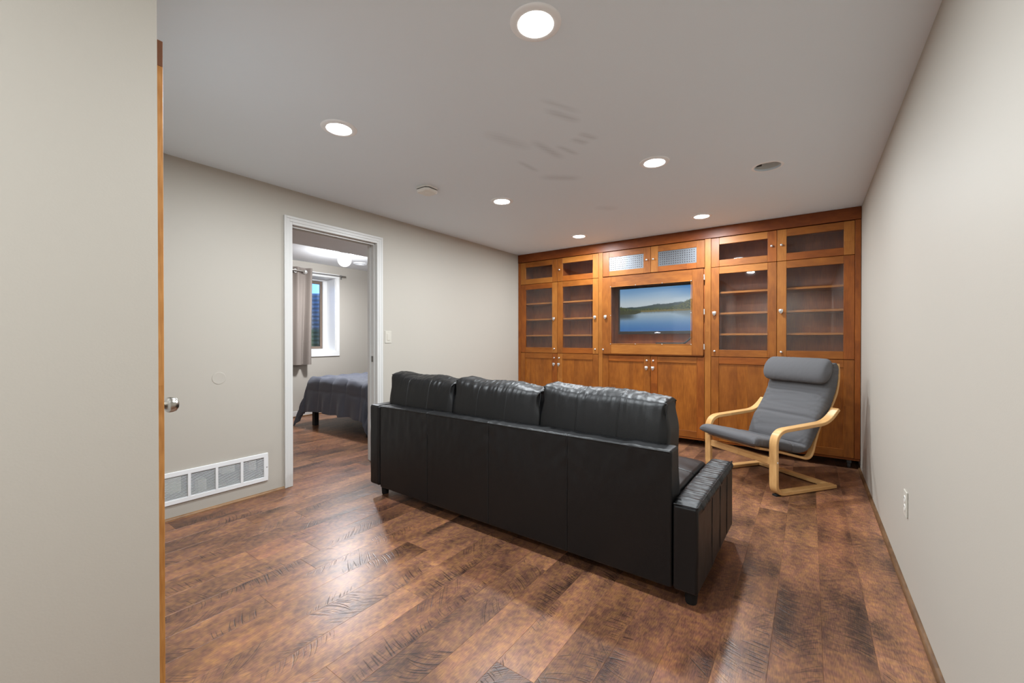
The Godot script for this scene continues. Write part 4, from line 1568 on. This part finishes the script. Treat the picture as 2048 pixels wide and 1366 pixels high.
# ---------------------------------------------------------------- sofa
func sofa() -> void:
	var base := Vector3(-2.6475, 0, -1.876)
	var size := 0.968
	var lift := 0.0365
	var ang := deg_to_rad(-1.0)
	var s := thing("sofa", "black leather sofa with one tall and one low arm, seen from behind", "sofa", base)
	s.rotation.y = ang
	var L: Material = M.leather
	var nz := FastNoiseLite.new()
	nz.frequency = 9.0
	nz.seed = 8
	# back: four stitched panels
	var xs := [0.645, 1.182, 1.714]
	var a0 := 0.128
	var b0 := 2.243
	var xl0 := span(a0, b0, 150, [], 0.012)
	for q: float in xs:
		xl0.append_array([q - 0.0045, q - 0.0015, q + 0.0015, q + 0.0045])
	xl0.sort()
	var back := func(p: Vector3, nn: Vector3) -> Vector3:
		var up := smoothstep(0.12, 0.62, p.y)
		var wv := nz.get_noise_3d(p.x * 1.6, p.y * 0.4, 2.0) * 0.005 * up
		var edge := smoothstep(0.0, 0.02, p.x - a0) * smoothstep(0.0, 0.02, b0 - p.x)
		for q: float in xs:
			var d := p.x - q
			if absf(d) < 0.0017:
				wv -= 0.0028
			var near := exp(-absf(d) / 0.08) * up
			wv += sin(p.y * 62.0 + absf(d) * 46.0) * 0.0013 * near
		wv += sin(p.x * 230.0 + nz.get_noise_2d(p.x * 3.0, 1.0) * 7.0) * 0.0011 * smoothstep(0.60, 0.645, p.y) * edge
		if p.z < -0.06:
			p.z -= 0.05 * (1.0 - smoothstep(0.25, 0.64, p.y))
		return p + nn * wv
	put("back", MB.new().soft(Vector3(a0, 0.036, -0.115), Vector3(b0, 0.648, 0.0), 0.012, [xl0, span(0.036, 0.648, 40, [], 0.012), span(-0.115, 0.0, 5, [], 0.012)], back), L, s)
	put("top_piping", MB.new().tube([Vector3(0.14, 0.640, 0.0), Vector3(1.2, 0.642, 0.0005), Vector3(2.232, 0.640, 0.0)], 0.003, 8), L, s)
	# tall chaise arm
	put("tall_arm", MB.new().soft(Vector3(0.002, 0.042, -1.56), Vector3(0.118, 0.646, 0.002), 0.022, [span(0.002, 0.118, 5, [], 0.022), span(0.042, 0.646, 14, [], 0.022), span(-1.56, 0.002, 30, [], 0.022)], func(p, nn): return p + nn * (nz.get_noise_3d(p.x, p.y, p.z) * 0.004)), L, s)
	# low arm with a pleated top and stitched side
	var seams := [-0.281, -0.479, -0.672]
	var zl := span(-0.862, 0.006, 120, [], 0.014)
	for q in seams:
		zl.append_array([q - 0.004, q, q + 0.004])
	zl.sort()
	var arm := func(p: Vector3, nn: Vector3) -> Vector3:
		var d := 0.0
		var inn := smoothstep(0.0, 0.06, -p.z) * smoothstep(-0.862, -0.80, p.z)
		if p.y > 0.395:
			d += (sin(p.z * 190.0 + sin(p.x * 40.0) * 0.8 + nz.get_noise_2d(p.z * 1.5, 3.0) * 5.0) * 0.0020 + nz.get_noise_2d(p.z * 6.0, p.x * 1.2) * 0.0035) * inn
			d += 0.012 * inn
		if p.x > 2.345:
			for q: float in seams:
				if p.y < 0.40 and absf(p.z - q - 0.02 * smoothstep(0.30, 0.41, p.y) * -1.0) < 0.0035:
					d -= 0.002
			d += nz.get_noise_3d(p.y * 0.6, p.z * 0.6, 1.0) * 0.003
		return p + nn * d
	put("low_arm", MB.new().soft(Vector3(2.248, 0.04, -0.862), Vector3(2.352, 0.416, 0.006), 0.014, [span(2.248, 2.352, 8, [], 0.014), span(0.04, 0.416, 16, [], 0.014), zl], arm), L, s)
	put("arm_piping", MB.new().tube([Vector3(2.349, 0.417, 0.002), Vector3(2.350, 0.421, -0.05), Vector3(2.350, 0.423, -0.4), Vector3(2.350, 0.421, -0.82), Vector3(2.348, 0.417, -0.858)], 0.0045, 8), L, s)
	put("arm_piping", MB.new().tube([Vector3(2.252, 0.418, 0.003), Vector3(2.30, 0.420, 0.006), Vector3(2.348, 0.418, 0.003)], 0.0035, 8), L, s)
	for q: float in seams:
		put("side_seam", MB.new().tube([Vector3(2.3525, 0.06, q), Vector3(2.3530, 0.30, q), Vector3(2.3525, 0.36, q - 0.006), Vector3(2.351, 0.40, q - 0.02)], 0.0017, 6), M.leather_seam, s)
	for q: float in xs:
		put("back_seam", MB.new().tube([Vector3(q, 0.045, 0.0), Vector3(q, 0.3, 0.0), Vector3(q, 0.635, 0.0)], 0.0016, 6), M.leather_seam, s)
	# base, seat cushions
	put("base", MB.new().soft(Vector3(0.118, 0.05, -0.80), Vector3(2.246, 0.27, -0.116), 0.015, [span(0.118, 2.246, 12, [], 0.015), span(0.05, 0.27, 4, [], 0.015), span(-0.80, -0.116, 6, [], 0.015)], func(p, _n): return p), L, s)
	put("chaise_base", MB.new().soft(Vector3(0.12, 0.05, -1.555), Vector3(0.82, 0.27, -0.80), 0.015, [span(0.12, 0.82, 6, [], 0.015), span(0.05, 0.27, 4, [], 0.015), span(-1.555, -0.80, 6, [], 0.015)], func(p, _n): return p), L, s)
	for q in [[0.12, 0.818, -1.55], [0.822, 1.53, -0.80], [1.534, 2.236, -0.80]]:
		var a: float = q[0]
		var b: float = q[1]
		var zf: float = q[2]
		var seat := func(p: Vector3, nn: Vector3) -> Vector3:
			var u := (p.x - a) / (b - a) * 2.0 - 1.0
			var w := clampf((p.z - zf) / (-0.12 - zf), 0, 1) * 2.0 - 1.0
			var d := 0.0
			if p.y > 0.36:
				d += 0.022 * (1.0 - u * u) * (1.0 - w * w) - 0.012 * pow(absf(u), 6.0)
				if absf(p.z + 0.50) < 0.004:
					d -= 0.006
				d += nz.get_noise_3d(p.x * 0.7, 2.0, p.z * 0.7) * 0.005
			return p + nn * d
		put("seat_cushion", MB.new().soft(Vector3(a, 0.27, zf), Vector3(b, 0.420, -0.12), 0.035, [span(a, b, 16, [], 0.035), span(0.27, 0.420, 3, [], 0.035), span(zf, -0.12, 24, [-0.505, -0.50, -0.495], 0.035)], seat), L, s)
	for part in s.get_children():
		part.scale = Vector3.ONE * size
		part.position.y = lift
	# feet, set in from the edges
	for q in [[2.233, -0.072], [0.09, -0.072], [2.20, -0.77], [0.08, -1.44], [0.75, -1.44], [1.45, -0.72]]:
		var f := MB.new()
		f.lathe([Vector2(0, 0), Vector2(0.022, 0), Vector2(0.024, 0.004), Vector2(0.031, 0.085), Vector2(0, 0.085)], 18, 0.9)
		put("foot", f, M.sofa_foot, s, Vector3(q[0], 0, q[1]))

	# loose back cushions
	var spec := [[0.072, 0.732, "black leather back cushion at the tall-arm end of the sofa, near the bedroom doorway", 0.03, 0.845],
		[0.748, 1.446, "black leather back cushion in the middle of the sofa, between the two others", 0.0, 0.842],
		[1.460, 2.176, "black leather back cushion at the low-arm end of the sofa, nearest the armchair", 0.0, 0.846]]
	for k in 3:
		var q: Array = spec[k]
		var a: float = q[0]
		var b: float = q[1]
		var w := b - a
		var o := thing("back_cushion", q[2], "cushion", base + Vector3((a + b) / 2 * size, 0.43 * size + lift, -0.22 * size).rotated(Vector3.UP, ang), "leather back cushions on the sofa")
		o.rotation.y = ang
		var hx := w / 2
		var hy: float = q[4] - 0.43
		var dz := 0.10
		var sd := k * 7.0
		var sx := [-w / 6.0, w / 6.0]
		var xl := span(-hx, hx, 80, [], 0.03)
		for e: float in sx:
			xl.append_array([e - 0.004, e, e + 0.004])
		xl.sort()
		var lean: float = q[3]
		var fn := func(p: Vector3, nn: Vector3) -> Vector3:
			var u := clampf(p.x / hx, -1, 1)
			var y := clampf(p.y / hy, 0, 1) * 2.0 - 1.0
			var d := Vector3()
			var face := clampf((1.0 - u * u) * (1.0 - y * y), 0, 1)
			if absf(nn.z) > 0.5:
				d.z += signf(nn.z) * 0.034 * sqrt(face)
				for e: float in sx:
					if absf(p.x - e) < 0.0025 and p.z > 0.0:
						d.z -= 0.0045
				# puckers below the top seam
				var pk := exp(-(1.0 - y) * 4.5)
				d.z += (sin(p.x * 95.0 + nz.get_noise_2d(p.x * 1.5, sd) * 9.0) * 0.0026 + nz.get_noise_2d(p.x * 2.0, p.y * 0.5 + sd) * 0.010) * pk * smoothstep(0.0, 0.2, 1.0 - absf(u))
			if nn.y > 0.4:
				var mid := 1.0 - pow(absf(p.z) / dz, 2.0)
				d.y += (0.026 + 0.003 * sin(u * 5.0 + sd)) * clampf(mid, 0, 1) * (1.0 - pow(absf(u), 6.0))
				d.y += (sin(p.x * 70.0 + p.z * 60.0 + nz.get_noise_2d(p.x * 1.5, sd + 5.0) * 8.0) * 0.0026 + nz.get_noise_3d(p.x * 1.4, p.z * 1.0, sd) * 0.006) * clampf(mid, 0, 1)
			if nn.x * nn.x > 0.3:
				d.x += signf(nn.x) * 0.012 * (1.0 - y * y) - signf(nn.x) * 0.02 * smoothstep(0.2, 1.0, absf(y)) * (1.0 - smoothstep(0.9, 1.0, y))
			d.y += -0.016 * smoothstep(0.3, 1.0, absf(u)) * smoothstep(0.2, 1.0, y) * (1.0 if u > 0.0 else -0.9)
			var ear := smoothstep(0.6, 1.0, absf(u)) * smoothstep(0.6, 1.0, y)
			d += Vector3(signf(u) * 0.012, 0.014, 0.0) * ear * (1.0 if u < 0.0 else 0.4)
			d.x += -lean * (p.y / hy) * smoothstep(0.2, -1.0, u)
			d.z += -0.05 * (p.y / hy)
			return p + d
		var body := MB.new().soft(Vector3(-hx, 0, -dz), Vector3(hx, hy, dz), 0.03, [xl, span(0, hy, 34, [], 0.03), span(-dz, dz, 14, [], 0.03)], fn)
		put("cover", body, L, o)
		# stitched edge along the back face
		var pts := []
		for i in 41:
			var u := lerpf(-hx + 0.012, hx - 0.012, i / 40.0)
			pts.append(fn.call(Vector3(u, hy - 0.009, dz - 0.009), Vector3(0, 0.2, 0.3)))
		put("piping", MB.new().tube(pts, 0.0032, 6), M.leather_seam, o)
		pts = []
		for i in 21:
			pts.append(fn.call(Vector3(hx - 0.009, lerpf(0.01, hy - 0.012, i / 20.0), dz - 0.009), Vector3(0.3, 0.0, 0.3)))
		put("piping", MB.new().tube(pts, 0.0032, 6), M.leather_seam, o)
		for part in o.get_children():
			part.scale = Vector3.ONE * size


# ---------------------------------------------------------------- bent-wood armchair
func armchair() -> void:
	var c := thing("armchair", "bent birch cantilever armchair with a grey cushion and head roll", "armchair", Vector3(-0.103, 0, -4.22))
	c.rotation.y = deg_to_rad(-36.87)
	var side := fillet([[Vector2(0.0, 0.0165), 0.0], [Vector2(0.593, 0.0165), 0.075], [Vector2(0.596, 0.468), 0.105], [Vector2(0.075, 0.505), 0.085], [Vector2(-0.028, 0.603), 0.0]], 10)
	for x in [[0.285, 0.345], [-0.345, -0.285]]:
		var f := put("arm_frame", birch(MB.new().ribbon(side, 0.026, x[0], x[1])), M.birch, c)
		for q in [[0.593 + 0.013, 0.249]]:
			var b := MB.new()
			var xo: float = x[1] if x[0] > 0 else x[0]
			b.x = Transform3D(Basis(Vector3.FORWARD, PI / 2 * (1 if x[0] > 0 else -1)), Vector3(xo, q[1], 0.593))
			b.lathe([Vector2(0.006, 0), Vector2(0.005, 0.002), Vector2(0, 0.0025)], 14)
			put("bolt", b, M.chrome, f)
		put("glide", bx(x[0] + 0.012, x[1] - 0.012, 0, 0.014, 0.545, 0.59, 0.002), M.rubber, f)
		put("glide", bx(x[0] + 0.012, x[1] - 0.012, 0, 0.006, 0.012, 0.04, 0.001), M.rubber, f)
	put("front_rail", birch(bx(-0.286, 0.286, 0.222, 0.274, 0.578, 0.602, 0.003, 0)), M.birch, c)
	put("rear_rail", birch(bx(-0.286, 0.286, 0.006, 0.030, 0.004, 0.062, 0.003, 0)), M.birch, c)
	# sprung seat frame
	var rail := curve([Vector2(0.66, 0.338), Vector2(0.462, 0.293), Vector2(0.25, 0.236), Vector2(0.185, 0.222), Vector2(0.143, 0.235), Vector2(0.118, 0.275), Vector2(0.095, 0.345), Vector2(0.045, 0.46), Vector2(-0.03, 0.545), Vector2(-0.083, 0.62), Vector2(-0.135, 0.725), Vector2(-0.155, 0.84), Vector2(-0.150, 0.945)], 6)
	for x in [[0.212, 0.256], [-0.256, -0.212]]:
		put("seat_rail", birch(MB.new().ribbon(rail, 0.018, x[0], x[1])), M.birch, c)
	for q in [[0.62, 0.322, 0.22], [-0.10, 0.665, 1.15], [-0.146, 0.80, 1.4], [-0.152, 0.925, 1.6]]:
		var m := MB.new()
		m.x = Transform3D(Basis(Vector3.RIGHT, -q[2]), Vector3(0, q[1], q[0]))
		m.box(Vector3(-0.214, -0.006, -0.025), Vector3(0.214, 0.006, 0.025), 0.002, 0)
		put("slat", birch(m), M.birch, c)
	# cushion
	var mid := curve([Vector2(0.731, 0.380), Vector2(0.685, 0.391), Vector2(0.59, 0.374), Vector2(0.43, 0.341), Vector2(0.29, 0.304), Vector2(0.205, 0.305), Vector2(0.162, 0.372), Vector2(0.108, 0.466), Vector2(0.033, 0.562), Vector2(-0.026, 0.66), Vector2(-0.070, 0.766), Vector2(-0.092, 0.868), Vector2(-0.094, 0.955)], 14)
	var cnt := mid.size()
	var run := [0.0]
	for i in range(1, cnt):
		run.append(run[i - 1] + mid[i].distance_to(mid[i - 1]))
	var total: float = run[-1]
	var nz := FastNoiseLite.new()
	nz.frequency = 7.0
	var rows := []
	for i in cnt:
		var t: float = run[i] / total
		var d: Vector2 = (mid[mini(i + 1, cnt - 1)] - mid[maxi(i - 1, 0)]).normalized()
		var nn := Vector2(-d.y, d.x)
		if nn.y < 0 and t < 0.3:
			nn = -nn
		var half := lerpf(0.044, 0.066, smoothstep(0.40, 0.62, t))
		half *= 1.0 - 0.28 * exp(-pow((t - 0.415) / 0.03, 2.0))
		for sm in [0.60, 0.80]:
			half *= 1.0 - (0.2 if sm < 0.7 else 0.1) * exp(-pow((t - sm) / 0.009, 2.0))
		var endf := minf(t / 0.03, (1.0 - t) / 0.04)
		half *= sqrt(clampf(1.0 - pow(1.0 - minf(endf, 1.0), 2.0), 0.02, 1.0))
		var row := []
		var seg := 56
		for k in seg:
			var a := TAU * k / seg
			var ca := cos(a)
			var sa := sin(a)
			var ex := signf(ca) * pow(absf(ca), 0.32)
			var ey := signf(sa) * pow(absf(sa), 0.62)
			var wid := 0.272 - 0.006 * exp(-pow((t - 0.415) / 0.05, 2.0)) + 0.004 * nz.get_noise_2d(t * 9.0, signf(ca) * 3.0)
			var wr := nz.get_noise_3d(ex * 0.25, t * 3.0, sa) * 0.005
			if absf(ex) > 0.6:
				wr += sin(t * 190.0) * 0.0016 * smoothstep(0.6, 0.95, absf(ex)) * smoothstep(0.5, 0.6, t)
			var off := half * ey + wr * signf(ey) * absf(sa)
			# the seat dips where people sit
			if t < 0.4 and sa > 0:
				off -= 0.012 * (1.0 - ex * ex)
			if t > 0.4 and sa > 0:
				off += 0.008 * (1.0 - ex * ex)
			var p: Vector2 = mid[i] + nn * off
			row.append(Vector3(wid * ex, p.y, p.x))
		rows.append(row)
	var pad := MB.new().grid(rows, Vector3.UP, true)
	cap(pad, rows[0], rows[2])
	cap(pad, rows[-1], rows[-3])
	put("cushion", pad, M.grey_fabric, c)
	# head roll
	var rr := []
	for i in 41:
		var u := lerpf(-1.0, 1.0, i / 40.0)
		var sq := pow(maxf(0.0, 1.0 - pow(absf(u), 14.0)), 0.5)
		sq = maxf(sq, 0.05)
		var row := []
		for k in 40:
			var a := TAU * k / 40
			var y := sin(a) * 0.102 * sq
			var z := cos(a) * (0.066 if cos(a) > 0 else 0.05) * sq
			var tl := -0.22
			var wob := 1.0 + 0.03 * nz.get_noise_2d(u * 2.0, a)
			row.append(Vector3(0.006 + u * 0.284, 0.890 + (y * cos(tl) - z * sin(tl) * -1.0) * wob, -0.012 + (z * cos(tl) + y * sin(tl)) * wob))
		rr.append(row)
	var hd := MB.new().grid(rr, Vector3.UP, true)
	cap(hd, rr[0], rr[2])
	cap(hd, rr[-1], rr[-3])
	put("head_roll", hd, M.grey_fabric, c)


func cap(m: MB, ring: Array, inner: Array) -> void:
	var mid := Vector3()
	for p: Vector3 in ring:
		mid += p / ring.size()
	var nn := Vector3()
	for k in ring.size():
		nn += (ring[k] - mid).cross(ring[(k + 1) % ring.size()] - mid)
	nn = nn.normalized()
	if nn.dot(ring[0] - inner[0]) < 0:
		nn = -nn
	for k in ring.size():
		m.tri(mid, ring[k], ring[(k + 1) % ring.size()], nn, nn, nn)


func birch(m: MB) -> MB:
	for i in m.t.size():
		m.t[i] = Vector2(m.t[i].x / 1.2, m.t[i].y / 0.5)
	return m
